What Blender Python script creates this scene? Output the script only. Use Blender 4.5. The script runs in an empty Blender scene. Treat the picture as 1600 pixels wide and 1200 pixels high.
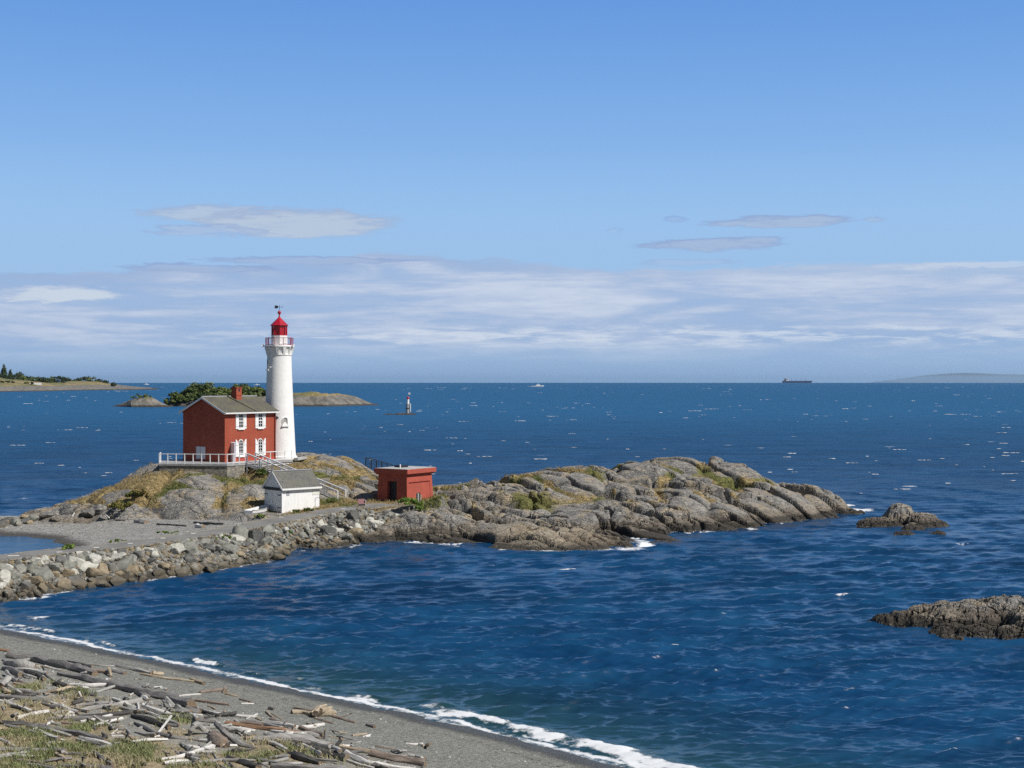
import bpy, bmesh, math, random
import numpy as np
from mathutils import Vector, Matrix
R = math.radians
SC = bpy.context.scene
COL = SC.collection
random.seed(7)

# ------------------------------------------------------------------ camera
F_PX, EYE, LEVEL = 2222.0, 15.0, 594.0       # focal length in photo pixels, eye height, level line
cam_d = bpy.data.cameras.new('camera')
cam = bpy.data.objects.new('camera', cam_d)
COL.objects.link(cam)
cam.location = (0, 0, EYE)
cam.rotation_euler = (R(90), 0, 0)
cam_d.sensor_width = 36.0
cam_d.lens = 36.0 * F_PX / 1600.0
cam_d.shift_y = -(600.0 - LEVEL) / 1600.0
cam_d.clip_start = 0.5
cam_d.clip_end = 200000
SC.camera = cam

# ------------------------------------------------------------------ sun, exposure
SUN_AZ, SUN_EL = 65.0, 47.0                  # degrees to the right of "behind the camera", elevation
EARTH = 9.26e6
sd = bpy.data.lights.new('sun', 'SUN')
sd.energy = 4.9
sd.angle = R(0.53)
sd.color = (1.0, 0.955, 0.89)
sun = bpy.data.objects.new('sun', sd)
COL.objects.link(sun)
to_sun = Vector((math.sin(R(SUN_AZ)) * math.cos(R(SUN_EL)), -math.cos(R(SUN_AZ)) * math.cos(R(SUN_EL)), math.sin(R(SUN_EL))))
sun.rotation_euler = (-to_sun).to_track_quat('-Z', 'Y').to_euler()
SC.view_settings.view_transform = 'Standard'
SC.view_settings.look = 'None'
SC.view_settings.exposure = 0.0
SC.view_settings.gamma = 1.0
SC.view_settings.use_curve_mapping = False
SC.cycles.use_denoising = False
SC.cycles.denoiser = 'OPENIMAGEDENOISE'
SC.cycles.denoising_input_passes = 'RGB_ALBEDO_NORMAL'
SC.cycles.denoising_prefilter = 'ACCURATE'
SC.cycles.max_bounces = 6
SC.cycles.diffuse_bounces = 3
SC.cycles.glossy_bounces = 3
SC.cycles.transparent_max_bounces = 8
SC.cycles.volume_bounces = 0
SC.cycles.sample_clamp_indirect = 3.0

# ------------------------------------------------------------------ node helper
class NT:
    def __init__(self, tree):
        self.t = tree
    def n(self, typ, inputs=None, **props):
        nd = self.t.nodes.new(typ)
        for k, v in props.items():
            setattr(nd, k, v)
        for k, v in (inputs or {}).items():
            self.put(nd.inputs[k], v)
        return nd
    def put(self, sock, v):
        if isinstance(v, bpy.types.NodeSocket):
            self.t.links.new(v, sock)
        elif isinstance(v, (tuple, list)) and len(v) == 3 and len(getattr(sock, 'default_value', (0,))) == 4:
            sock.default_value = (*v, 1.0)
        else:
            sock.default_value = v
    def m(self, op, a, b=0.0, c=0.0, clamp=False):
        nd = self.t.nodes.new('ShaderNodeMath')
        nd.operation = op
        nd.use_clamp = clamp
        for i, v in enumerate((a, b, c)):
            self.put(nd.inputs[i], v)
        return nd.outputs[0]
    def step(self, v, lo, hi, t0=0.0, t1=1.0):
        nd = self.n('ShaderNodeMapRange', {'Value': v, 'From Min': lo, 'From Max': hi, 'To Min': t0, 'To Max': t1})
        nd.interpolation_type = 'SMOOTHSTEP'
        return nd.outputs[0]
    def mix(self, f, a, b, mode='MIX'):
        nd = self.t.nodes.new('ShaderNodeMix')
        nd.data_type = 'RGBA'
        nd.blend_type = mode
        self.put(nd.inputs[0], f)
        self.put(nd.inputs[6], a)
        self.put(nd.inputs[7], b)
        return nd.outputs[2]
    def noise(self, vec, scale, detail=4.0, rough=0.55, dist=0.0, out='Fac'):
        return self.n('ShaderNodeTexNoise', {'Vector': vec, 'Scale': scale, 'Detail': detail, 'Roughness': rough, 'Distortion': dist}).outputs[out]
    def voro(self, vec, scale, feature='F1', out='Distance', rnd=1.0):
        nd = self.n('ShaderNodeTexVoronoi', feature=feature)
        self.put(nd.inputs['Vector'], vec)
        self.put(nd.inputs['Scale'], scale)
        self.put(nd.inputs['Randomness'], rnd)
        return nd.outputs[out]
    def scale(self, vec, s):
        nd = self.n('ShaderNodeVectorMath', operation='MULTIPLY')
        self.put(nd.inputs[0], vec)
        self.put(nd.inputs[1], s)
        return nd.outputs[0]
    def attr(self, name, out='Fac'):
        return self.n('ShaderNodeAttribute', attribute_name=name).outputs[out]
    def pos(self):
        return self.n('ShaderNodeNewGeometry').outputs['Position']
    def objco(self):
        return self.n('ShaderNodeTexCoord').outputs['Object']
    def sep(self, v):
        return self.n('ShaderNodeSeparateXYZ', {0: v}).outputs
    def xyz(self, x, y, z):
        return self.n('ShaderNodeCombineXYZ', {0: x, 1: y, 2: z}).outputs[0]
    def bump(self, h, strength=0.5, dist=0.1):
        return self.n('ShaderNodeBump', {'Height': h, 'Strength': strength, 'Distance': dist}).outputs[0]

# ------------------------------------------------------------------ sky with its clouds
SKY_STRENGTH = 0.05
W = bpy.data.worlds.new('World')
SC.world = W
W.use_nodes = True
W.node_tree.nodes.clear()
w = NT(W.node_tree)
sky = w.n('ShaderNodeTexSky', sky_type='NISHITA', sun_disc=False, sun_elevation=R(SUN_EL), sun_rotation=R(180.0 - SUN_AZ),
          altitude=0.0, air_density=1.0, dust_density=0.3, ozone_density=3.0)
dirv = w.n('ShaderNodeTexCoord').outputs['Generated']
dx, dy, dz = w.sep(dirv)
AZ = w.m('MULTIPLY', w.m('ARCTAN2', dx, dy), F_PX)        # azimuth and elevation in 1/2222 radian
EL = w.m('MULTIPLY', w.m('ARCSINE', dz), F_PX)
def az(px): return math.atan((px - 800.0) / F_PX) * F_PX
def el(px, py): return (LEVEL - py) * math.cos(math.atan((px - 800.0) / F_PX))
def S(c):   # sRGB 0-255 to world colour at SKY_STRENGTH
    return tuple(((v / 255.0 + 0.055) / 1.055) ** 2.4 / SKY_STRENGTH for v in c)
# the clear sky: Nishita tinted toward the thin marine haze that lies along the horizon
hz = w.n('ShaderNodeMapRange', {'Value': EL, 'From Min': -20.0, 'From Max': 620.0, 'To Min': 0.0, 'To Max': 1.0}).outputs[0]
ramp = w.n('ShaderNodeValToRGB', {'Fac': hz})
cr = ramp.color_ramp
cr.interpolation = 'B_SPLINE'
cr.elements[0].position, cr.elements[0].color = 0.0, (*[v * SKY_STRENGTH for v in S((150, 184, 226))], 1)
cr.elements[1].position, cr.elements[1].color = 1.0, (*[v * SKY_STRENGTH for v in S((90, 148, 226))], 1)
e = cr.elements.new(0.35); e.color = (*[v * SKY_STRENGTH for v in S((168, 207, 246))], 1)
e = cr.elements.new(0.6); e.color = (*[v * SKY_STRENGTH for v in S((138, 187, 243))], 1)
haze_col = w.scale(ramp.outputs[0], (1 / SKY_STRENGTH,) * 3)
lowmask = w.m('MULTIPLY', w.m('MULTIPLY', w.step(EL, 1000.0, 560.0), w.step(dy, -0.1, 0.5)), 0.9)
clear = w.mix(lowmask, sky.outputs[0], haze_col)
warp = w.noise(w.xyz(w.m('MULTIPLY', AZ, 0.010), w.m('MULTIPLY', EL, 0.05), 3.1), 1.0, 5.0, 0.6)
warp2 = w.noise(w.xyz(w.m('MULTIPLY', AZ, 0.03), w.m('MULTIPLY', EL, 0.16), 7.7), 1.0, 5.0, 0.65)
ELw = w.m('ADD', EL, w.m('ADD', w.m('MULTIPLY', w.m('SUBTRACT', warp, 0.5), 26.0), w.m('MULTIPLY', w.m('SUBTRACT', warp2, 0.5), 12.0)))
AZw = w.m('ADD', AZ, w.m('MULTIPLY', w.m('SUBTRACT', warp2, 0.5), 60.0))
# long stratus bank: its upper edge along the azimuth
fc = w.n('ShaderNodeFloatCurve', {'Value': w.m('DIVIDE', w.m('ADD', AZ, 1000.0), 2000.0, clamp=True)})
edge = [(-1500, 430), (0, 427), (170, 425), (230, 418), (330, 416), (420, 412), (520, 405), (600, 394), (700, 399), (830, 411), (950, 420), (1080, 419), (1200, 415), (1350, 410), (1600, 413), (3000, 420)]
cu = fc.mapping.curves[0]
pts = [((az(px) + 1000) / 2000, (el(px, py)) / 300.0) for px, py in edge]
pts = [(min(max(a, 0.0), 1.0), b) for a, b in pts]
cu.points[0].location = pts[0]
cu.points[1].location = pts[-1]
for p_ in pts[1:-1]:
    cu.points.new(*p_)
fc.mapping.update()
top = w.m('MULTIPLY', fc.outputs[0], 300.0)
below = w.m('SUBTRACT', top, ELw)                       # how far below the upper edge
bank = w.m('MULTIPLY', w.step(dy, 0.1, 0.6), w.m('MULTIPLY', w.step(below, -1.5, 5.5), w.step(EL, 12.0, 75.0, 0.0, 1.0)))
streak = w.noise(w.xyz(w.m('MULTIPLY', AZ, 0.0030), w.m('MULTIPLY', EL, 0.026), 1.3), 1.0, 6.0, 0.56, 0.5)
streak2 = w.noise(w.xyz(w.m('MULTIPLY', AZ, 0.013), w.m('MULTIPLY', EL, 0.10), 9.3), 1.0, 5.0, 0.6, 0.3)
tex = w.m('ADD', w.m('MULTIPLY', streak, 0.72), w.m('MULTIPLY', streak2, 0.28))
white = w.step(tex, 0.38, 0.70)
rim = w.step(w.m('ADD', below, w.m('MULTIPLY', w.m('SUBTRACT', streak, 0.5), 60.0)), 34.0, 4.0)                          # the bank's shaded upper layer
right = w.step(AZ, -250.0, 500.0)
bank_col = w.mix(white, S((160, 183, 219)), S((206, 217, 235)))
bank_col = w.mix(w.m('MULTIPLY', rim, 0.6), bank_col, w.mix(right, S((150, 174, 213)), S((178, 197, 224))))
bank_a = w.m('MULTIPLY', bank, w.m('ADD', 0.60, w.m('MULTIPLY', w.step(tex, 0.34, 0.58), 0.4)), clamp=True)
c1 = w.mix(bank_a, clear, bank_col)
# the row of brighter puffs just over the horizon haze
lowrow = w.m('MULTIPLY', w.m('MULTIPLY', w.step(w.m('ABSOLUTE', w.m('SUBTRACT', ELw, 68.0)), 22.0, 4.0), w.step(streak2, 0.42, 0.62)), w.step(AZ, -900.0, 0.0))
c1 = w.mix(w.m('MULTIPLY', lowrow, 0.75), c1, S((216, 226, 240)))
# detached lens-shaped clouds
fray = w.noise(w.xyz(w.m('MULTIPLY', AZ, 0.035), w.m('MULTIPLY', EL, 0.22), 5.5), 1.0, 5.0, 0.65)
def lens(px0, px1, py0, py1, col, dense, ragged=1.0):
    global c1
    cx, cy = az((px0 + px1) / 2), el((px0 + px1) / 2, (py0 + py1) / 2)
    rx, ry = (az(px1) - az(px0)) / 2, (py1 - py0) / 2
    u = w.m('DIVIDE', w.m('SUBTRACT', AZw, cx), rx)
    v = w.m('DIVIDE', w.m('SUBTRACT', w.m('ADD', EL, w.m('MULTIPLY', w.m('SUBTRACT', ELw, EL), ragged)), cy), ry)
    d = w.m('ADD', w.m('POWER', w.m('ABSOLUTE', u), 2.0), w.m('POWER', w.m('ABSOLUTE', v), 2.0))
    d = w.m('ADD', d, w.m('MULTIPLY', w.m('SUBTRACT', streak2, 0.5), 1.9))
    d = w.m('ADD', d, w.m('MULTIPLY', w.m('SUBTRACT', fray, 0.5), 1.3))
    a = w.m('MULTIPLY', w.step(d, 1.1, 0.5), dense)
    c = w.mix(w.step(w.m('ADD', d, w.m('MULTIPLY', v, 0.25)), 0.85, 0.15), (col[0] * .90, col[1] * .93, col[2] * .97), (col[0] * 1.20, col[1] * 1.16, col[2] * 1.05))
    c1 = w.mix(a, c1, c)
lens(215, 470, 318, 352, S((166, 187, 219)), 0.95)
lens(290, 630, 326, 374, S((170, 188, 217)), 0.95)
lens(222, 420, 352, 372, S((158, 180, 218)), 0.7)
lens(1000, 1232, 372, 394, S((152, 176, 216)), 1.0, 0.5)
lens(1140, 1232, 368, 384, S((153, 177, 216)), 0.8, 0.6)
lens(1095, 1340, 337, 357, S((153, 177, 216)), 1.0, 0.5)
lens(1350, 1392, 338, 350, S((153, 177, 216)), 0.6, 0.4)
lens(1036, 1075, 337, 349, S((140, 170, 220)), 0.6, 0.4)
lens(945, 975, 356, 366, S((150, 182, 226)), 0.5, 0.4)
lens(310, 660, 401, 414, S((150, 173, 214)), 0.85, 0.5)
lens(170, 440, 412, 426, S((150, 172, 213)), 0.8, 0.5)
lens(985, 1160, 404, 417, S((158, 181, 221)), 0.5, 0.5)
lens(1340, 1700, 408, 420, S((196, 208, 230)), 0.45, 0.8)
lens(0, 200, 446, 474, S((196, 208, 228)), 0.8)
bg = w.n('ShaderNodeBackground', {'Color': c1, 'Strength': SKY_STRENGTH})
w.t.links.new(bg.outputs[0], w.n('ShaderNodeOutputWorld').inputs[0])

# ------------------------------------------------------------------ object helpers
def tag(o, label=None, cat=None, group=None, kind=None):
    if label: o['label'] = label
    if cat: o['category'] = cat
    if group: o['group'] = group
    if kind: o['kind'] = kind
    return o
def thing(name, label, cat, loc=(0, 0, 0), rz=0.0, group=None):
    o = bpy.data.objects.new(name, None)
    COL.objects.link(o)
    o.empty_display_size = 0.3
    o.location = loc
    o.rotation_euler = (0, 0, rz)
    return tag(o, label, cat, group)
def part(name, mb, mats, parent=None, smooth=False, loc=None):
    return mb.build(name, mats, parent, smooth, loc)
class MB:
    def __init__(self):
        self.v, self.f, self.mi = [], [], []
    def add(self, vs, fs, mi=0):
        o = len(self.v)
        self.v += [tuple(p) for p in vs]
        self.f += [tuple(i + o for i in f) for f in fs]
        self.mi += [mi] * len(fs)
        return self
    def box(self, x0, x1, y0, y1, z0, z1, mi=0):
        vs = [(x0, y0, z0), (x1, y0, z0), (x1, y1, z0), (x0, y1, z0), (x0, y0, z1), (x1, y0, z1), (x1, y1, z1), (x0, y1, z1)]
        return self.add(vs, [(3, 2, 1, 0), (4, 5, 6, 7), (0, 1, 5, 4), (1, 2, 6, 5), (2, 3, 7, 6), (3, 0, 4, 7)], mi)
    def hexa(self, b, t, mi=0):         # four bottom points, four top points, counter-clockwise
        return self.add(list(b) + list(t), [(3, 2, 1, 0), (4, 5, 6, 7), (0, 1, 5, 4), (1, 2, 6, 5), (2, 3, 7, 6), (3, 0, 4, 7)], mi)
    def prism(self, poly, axis, a, b, mi=0):   # poly of 2D points extruded along axis from a to b
        def P(p, h):
            return {'x': (h, p[0], p[1]), 'y': (p[0], h, p[1]), 'z': (p[0], p[1], h)}[axis]
        n = len(poly)
        vs = [P(p, a) for p in poly] + [P(p, b) for p in poly]
        fs = [tuple(range(n))[::-1], tuple(range(n, 2 * n))] + [(i, (i + 1) % n, n + (i + 1) % n, n + i) for i in range(n)]
        return self.add(vs, fs, mi)
    def beam(self, p, q, wd, ht, mi=0):  # square bar between two points
        p, q = Vector(p), Vector(q)
        d = (q - p).normalized()
        up = Vector((0, 0, 1)) if abs(d.z) < 0.95 else Vector((0, 1, 0))
        s = d.cross(up).normalized() * wd / 2
        u = s.cross(d).normalized() * ht / 2
        return self.hexa([p - s - u, p + s - u, q + s - u, q - s - u], [p - s + u, p + s + u, q + s + u, q - s + u], mi)
    def tube(self, pts, rad, n=8, mi=0, cap=True, capmi=None):
        pts = [Vector(p) for p in pts]
        rad = list(rad) if isinstance(rad, (list, tuple)) else [rad] * len(pts)
        o = len(self.v)
        t0 = (pts[1] - pts[0]).normalized()
        ref = Vector((0, 0, 1)) if abs(t0.z) < 0.9 else Vector((0, 1, 0))
        for i, p in enumerate(pts):
            t = (pts[min(i + 1, len(pts) - 1)] - pts[max(i - 1, 0)]).normalized()
            s = t.cross(ref).normalized()
            u = s.cross(t).normalized()
            for k in range(n):
                a = 2 * math.pi * k / n
                self.v.append(tuple(p + (s * math.cos(a) + u * math.sin(a)) * rad[i]))
        for i in range(len(pts) - 1):
            for k in range(n):
                self.f.append((o + i * n + k, o + i * n + (k + 1) % n, o + (i + 1) * n + (k + 1) % n, o + (i + 1) * n + k)[::-1])
                self.mi.append(mi)
        if cap:
            cm = mi if capmi is None else capmi
            self.f.append(tuple(o + k for k in range(n))); self.mi.append(cm)
            self.f.append(tuple(o + (len(pts) - 1) * n + k for k in range(n))[::-1]); self.mi.append(cm)
        return self
    def lathe(self, prof, n=48, c=(0, 0), mi=0, a0=0.0):
        o = len(self.v)
        for r, z in prof:
            for k in range(n):
                a = a0 + 2 * math.pi * k / n
                self.v.append((c[0] + r * math.cos(a), c[1] + r * math.sin(a), z))
        for i in range(len(prof) - 1):
            for k in range(n):
                self.f.append((o + i * n + k, o + i * n + (k + 1) % n, o + (i + 1) * n + (k + 1) % n, o + (i + 1) * n + k)); self.mi.append(mi)
        self.f.append(tuple(o + k for k in range(n))[::-1]); self.mi.append(mi)
        self.f.append(tuple(o + (len(prof) - 1) * n + k for k in range(n))); self.mi.append(mi)
        return self
    def ball(self, c, r, n=12, m=8, mi=0):
        prof = [(max(1e-3, r * math.sin(math.pi * i / m)), c[2] - r * math.cos(math.pi * i / m)) for i in range(m + 1)]
        return self.lathe(prof, n, (c[0], c[1]), mi)
    def build(self, name, mats, parent=None, smooth=False, loc=None):
        me = bpy.data.meshes.new(name)
        me.from_pydata(self.v, [], self.f)
        for m_ in (mats if isinstance(mats, (list, tuple)) else [mats]):
            me.materials.append(m_)
        me.polygons.foreach_set('material_index', self.mi)
        if smooth:
            me.polygons.foreach_set('use_smooth', [True] * len(self.f))
            try: me.set_sharp_from_angle(angle=R(40))
            except Exception: pass
        me.update()
        o = bpy.data.objects.new(name, me)
        COL.objects.link(o)
        if parent: o.parent = parent
        if loc: o.location = loc
        return o
def grid_object(name, X, Y, Z, mat, attrs=None, smooth=True, mask=None):
    ny, nx = X.shape
    me = bpy.data.meshes.new(name)
    co = np.stack([X, Y, Z], -1).reshape(-1, 3).astype(np.float32)
    idx = np.arange(nx * ny).reshape(ny, nx)
    q = np.stack([idx[:-1, :-1], idx[:-1, 1:], idx[1:, 1:], idx[1:, :-1]], -1).reshape(-1, 4)
    if mask is not None:
        mk = mask.reshape(-1)
        keep = mk[q].any(1)
        q = q[keep]
        used = np.zeros(nx * ny, bool); used[q.reshape(-1)] = True
        new = np.cumsum(used) - 1
        q = new[q]; co = co[used]
        attrs = {k: v.reshape(-1)[used] for k, v in (attrs or {}).items()}
    me.vertices.add(len(co)); me.vertices.foreach_set('co', co.reshape(-1))
    me.loops.add(len(q) * 4); me.loops.foreach_set('vertex_index', q.reshape(-1).astype(np.int32))
    me.polygons.add(len(q)); me.polygons.foreach_set('loop_start', (np.arange(len(q)) * 4).astype(np.int32))
    me.update(calc_edges=True)
    me.polygons.foreach_set('use_smooth', np.full(len(q), smooth))
    for k, v in (attrs or {}).items():
        a = me.attributes.new(k, 'FLOAT', 'POINT')
        a.data.foreach_set('value', np.asarray(v, np.float32).reshape(-1))
    me.materials.append(mat)
    me.validate()
    o = bpy.data.objects.new(name, me)
    COL.objects.link(o)
    return o
def raw_mesh(name, co, faces_n, mats, colors=None, parent=None):
    """co: (n*k,3) vertices, k vertices per face, optional per-vertex colours."""
    me = bpy.data.meshes.new(name)
    n = len(co)
    me.vertices.add(n); me.vertices.foreach_set('co', np.asarray(co, np.float32).reshape(-1))
    me.loops.add(n); me.loops.foreach_set('vertex_index', np.arange(n, dtype=np.int32))
    me.polygons.add(n // faces_n); me.polygons.foreach_set('loop_start', (np.arange(n // faces_n) * faces_n).astype(np.int32))
    me.update(calc_edges=True)
    if colors is not None:
        a = me.color_attributes.new('tint', 'FLOAT_COLOR', 'POINT')
        a.data.foreach_set('color', np.concatenate([colors, np.ones((n, 1))], 1).astype(np.float32).reshape(-1))
    me.materials.append(mats)
    o = bpy.data.objects.new(name, me)
    COL.objects.link(o)
    if parent: o.parent = parent
    return o

# ------------------------------------------------------------------ numpy noise
def h2(ix, iy, s):
    a = (ix.astype(np.int64) * 374761393 + iy.astype(np.int64) * 668265263 + s * 2147483647 + 1013904223) & 0xFFFFFFFF
    a = ((a ^ (a >> 13)) * 1274126177) & 0xFFFFFFFF
    a = ((a ^ (a >> 16)) * 2246822519) & 0xFFFFFFFF
    return ((a ^ (a >> 15)) & 0xFFFFFF) / float(0xFFFFFF)
def vn(x, y, s=0):
    ix, iy = np.floor(x), np.floor(y)
    fx, fy = x - ix, y - iy
    fx = fx * fx * fx * (fx * (fx * 6 - 15) + 10); fy = fy * fy * fy * (fy * (fy * 6 - 15) + 10)
    a, b, c, d = h2(ix, iy, s), h2(ix + 1, iy, s), h2(ix, iy + 1, s), h2(ix + 1, iy + 1, s)
    return (a + (b - a) * fx) * (1 - fy) + (c + (d - c) * fx) * fy
def fbm(x, y, o=4, s=0, g=0.5):
    t, a, n = 0.0, 1.0, 0.0
    for k in range(o):
        t = t + a * vn(x * 2 ** k + 17.3 * k, y * 2 ** k - 9.1 * k, s + k); n += a; a *= g
    return t / n
def worley(x, y, s=0, jit=0.9):
    ix, iy = np.floor(x), np.floor(y)
    f1 = np.full(x.shape, 9.0); f2 = np.full(x.shape, 9.0); cid = np.zeros(x.shape)
    for dx_ in (-1, 0, 1):
        for dy_ in (-1, 0, 1):
            cx, cy = ix + dx_, iy + dy_
            qx = cx + 0.5 + (h2(cx, cy, s) - 0.5) * jit; qy = cy + 0.5 + (h2(cx, cy, s + 31) - 0.5) * jit
            d = np.hypot(x - qx, y - qy)
            nw = d < f1
            f2 = np.where(nw, f1, np.minimum(f2, d)); cid = np.where(nw, h2(cx, cy, s + 77), cid); f1 = np.minimum(f1, d)
    return f1, f2, cid
def ss(lo, hi, v):
    t = np.clip((v - lo) / (hi - lo), 0, 1)
    return t * t * (3 - 2 * t)
def polyline_dist(x, y, P):
    """distance to a polyline, parameter along it (metres) and side (positive on the left of travel)"""
    best = np.full(x.shape, 1e9); tt = np.zeros(x.shape); sd_ = np.zeros(x.shape)
    acc = 0.0
    for (ax, ay), (bx, by) in zip(P[:-1], P[1:]):
        L = math.hypot(bx - ax, by - ay); ux, uy = (bx - ax) / L, (by - ay) / L
        t = np.clip((x - ax) * ux + (y - ay) * uy, 0, L)
        ex, ey = x - ax - t * ux, y - ay - t * uy
        d = np.hypot(ex, ey)
        nw = d < best
        best = np.where(nw, d, best); tt = np.where(nw, acc + t, tt)
        sd_ = np.where(nw, np.sign(ux * (y - ay) - uy * (x - ax)), sd_); acc += L
    return best, tt, sd_
def PZ(px, py, z=0.0):
    Y = F_PX * (EYE - z) / (py - LEVEL)
    return ((px - 800.0) / F_PX * Y, Y, z)
def PY(px, py, Y):
    return ((px - 800.0) / F_PX * Y, Y, EYE - (py - LEVEL) * Y / F_PX)
# ------------------------------------------------------------------ materials
def new_mat(name):
    m_ = bpy.data.materials.new(name)
    m_.use_nodes = True
    m_.node_tree.nodes.clear()
    g = NT(m_.node_tree)
    p = g.n('ShaderNodeBsdfPrincipled')
    g.t.links.new(p.outputs[0], g.n('ShaderNodeOutputMaterial').inputs[0])
    return m_, g, p
def paint(name, col, rough=0.6, var=0.12, scale=1.2, bump=0.02, metal=0.0, dirt=None, bscale=18.0):
    """painted or plain surface with a little blotch, streak and grain"""
    m_, g, p = new_mat(name)
    v = g.objco()
    n1 = g.noise(v, scale, 5.0, 0.6)
    n2 = g.noise(g.scale(v, (3.0, 3.0, 0.35)), scale * 1.5, 4.0, 0.6)
    c = g.mix(g.step(n1, 0.3, 0.7), tuple(x * (1 - var) for x in col), tuple(min(1, x * (1 + var)) for x in col))
    if dirt:
        c = g.mix(g.m('MULTIPLY', g.step(n2, 0.52, 0.8), dirt[3]), c, dirt[:3])
    g.put(p.inputs['Base Color'], c)
    p.inputs['Roughness'].default_value = rough
    p.inputs['Metallic'].default_value = metal
    g.put(p.inputs['Normal'], g.bump(g.noise(v, bscale, 3.0), 0.5, bump))
    return m_
M = {}
M['white'] = paint('white_paint', (0.80, 0.80, 0.79), 0.55, 0.04, 0.8, 0.012, dirt=(0.55, 0.52, 0.46, 0.35))
M['tower'] = paint('tower_whitewash', (0.83, 0.825, 0.81), 0.75, 0.04, 0.9, 0.035, dirt=(0.56, 0.53, 0.47, 0.28), bscale=5.0)
M['lilac'] = paint('white_railing', (0.78, 0.78, 0.79), 0.5, 0.04, 2.0, 0.004)
M['grey_trim'] = paint('grey_trim', (0.36, 0.37, 0.40), 0.55, 0.08, 1.0, 0.01)
M['dark'] = paint('black_iron', (0.015, 0.016, 0.02), 0.5, 0.2, 2.0, 0.005)
M['navy'] = paint('dark_opening', (0.012, 0.015, 0.025), 0.6, 0.2, 2.0, 0.005)
M['lantern'] = paint('lantern_red', (0.42, 0.012, 0.03), 0.35, 0.15, 1.5, 0.005)
M['glass_red'] = paint('lantern_pane', (0.36, 0.012, 0.03), 0.12, 0.3, 1.0, 0.0)
M['glass'] = paint('window_glass', (0.02, 0.024, 0.03), 0.08, 0.3, 1.0, 0.0)
M['red_rail'] = paint('gallery_rail_paint', (0.36, 0.07, 0.12), 0.5, 0.1, 1.0, 0.004)
M['concrete'] = paint('concrete', (0.42, 0.42, 0.41), 0.85, 0.15, 1.0, 0.02, dirt=(0.25, 0.24, 0.22, 0.5))
M['steel'] = paint('ship_blue', (0.03, 0.05, 0.12), 0.5, 0.1, 0.05, 0.0)
M['marking'] = paint('road_paint', (0.62, 0.62, 0.58), 0.7, 0.2, 4.0, 0.0)
M['panel_red'] = paint('panel_maroon', (0.13, 0.018, 0.03), 0.4, 0.2, 1.5, 0.0)
M['deck'] = paint('grey_decking', (0.33, 0.33, 0.33), 0.75, 0.15, 1.5, 0.01)
M['cream'] = paint('pale_render', (0.62, 0.58, 0.5), 0.8, 0.1, 0.3, 0.0)

def brick_mat():
    m_, g, p = new_mat('red_painted_brick')
    v = g.objco()
    s = g.sep(v)
    uv = g.xyz(g.m('ADD', s[0], s[1]), s[2], 0.0)
    b = g.n('ShaderNodeTexBrick', {'Vector': uv, 'Scale': 1.0, 'Mortar Size': 0.012, 'Brick Width': 0.24, 'Row Height': 0.085, 'Color1': (0.36, 0.068, 0.030), 'Color2': (0.29, 0.052, 0.023), 'Mortar': (0.27, 0.052, 0.028)})
    n1 = g.noise(v, 0.7, 5.0, 0.62)
    n2 = g.noise(g.scale(v, (2.5, 2.5, 0.3)), 1.2, 4.0, 0.6)
    c = g.mix(g.step(n1, 0.3, 0.75), b.outputs[0], (0.36, 0.076, 0.039))
    c = g.mix(g.m('MULTIPLY', g.step(n2, 0.55, 0.8), 0.35), c, (0.30, 0.05, 0.03))
    g.put(p.inputs['Base Color'], c)
    p.inputs['Roughness'].default_value = 0.75
    g.put(p.inputs['Normal'], g.bump(g.m('ADD', g.m('MULTIPLY', b.outputs['Fac'], -0.5), g.noise(v, 12.0)), 0.5, 0.015))
    return m_
M['brick'] = brick_mat()
M['bunker'] = paint('red_painted_concrete', (0.375, 0.077, 0.048), 0.8, 0.12, 1.1, 0.02, dirt=(0.30, 0.06, 0.045, 0.4))
def shingle_roof(name, a, b, moss, axis):
    m_, g, p = new_mat(name)
    v = g.objco()
    s = g.sep(v)
    uv = g.xyz(s[0], g.m('MULTIPLY', s[1], 1.0), 0.0)
    br = g.n('ShaderNodeTexBrick', {'Vector': uv, 'Scale': 1.0, 'Mortar Size': 0.012, 'Brick Width': 0.2, 'Row Height': 0.16, 'Color1': a, 'Color2': b, 'Mortar': tuple(x * 0.45 for x in a)})
    br.offset = 0.37
    n1 = g.noise(g.scale(v, (1.0, 0.45, 1.0)), 0.9, 6.0, 0.65)
    n2 = g.noise(v, 3.0, 5.0, 0.7)
    c = g.mix(g.m('MULTIPLY', g.step(n1, 0.42, 0.62), 0.8), br.outputs[0], moss)
    c = g.mix(g.m('MULTIPLY', g.step(n2, 0.55, 0.72), 0.55), c, tuple(x * 0.5 for x in a))
    c = g.mix(g.m('MULTIPLY', g.step(g.noise(g.scale(v, (2.5, 0.7, 1.0)), 2.2, 4.0, 0.7), 0.58, 0.72), 0.5), c, (0.34, 0.33, 0.30))
    g.put(p.inputs['Base Color'], c)
    p.inputs['Roughness'].default_value = 0.9
    g.put(p.inputs['Normal'], g.bump(g.m('ADD', br.outputs['Fac'], n2), 0.6, 0.03))
    return m_
M['roof'] = shingle_roof('weathered_roof', (0.125, 0.118, 0.096), (0.092, 0.087, 0.074), (0.135, 0.128, 0.078), 0)
M['shed_roof'] = shingle_roof('shake_roof', (0.17, 0.167, 0.155), (0.105, 0.103, 0.097), (0.15, 0.147, 0.118), 0)
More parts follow.
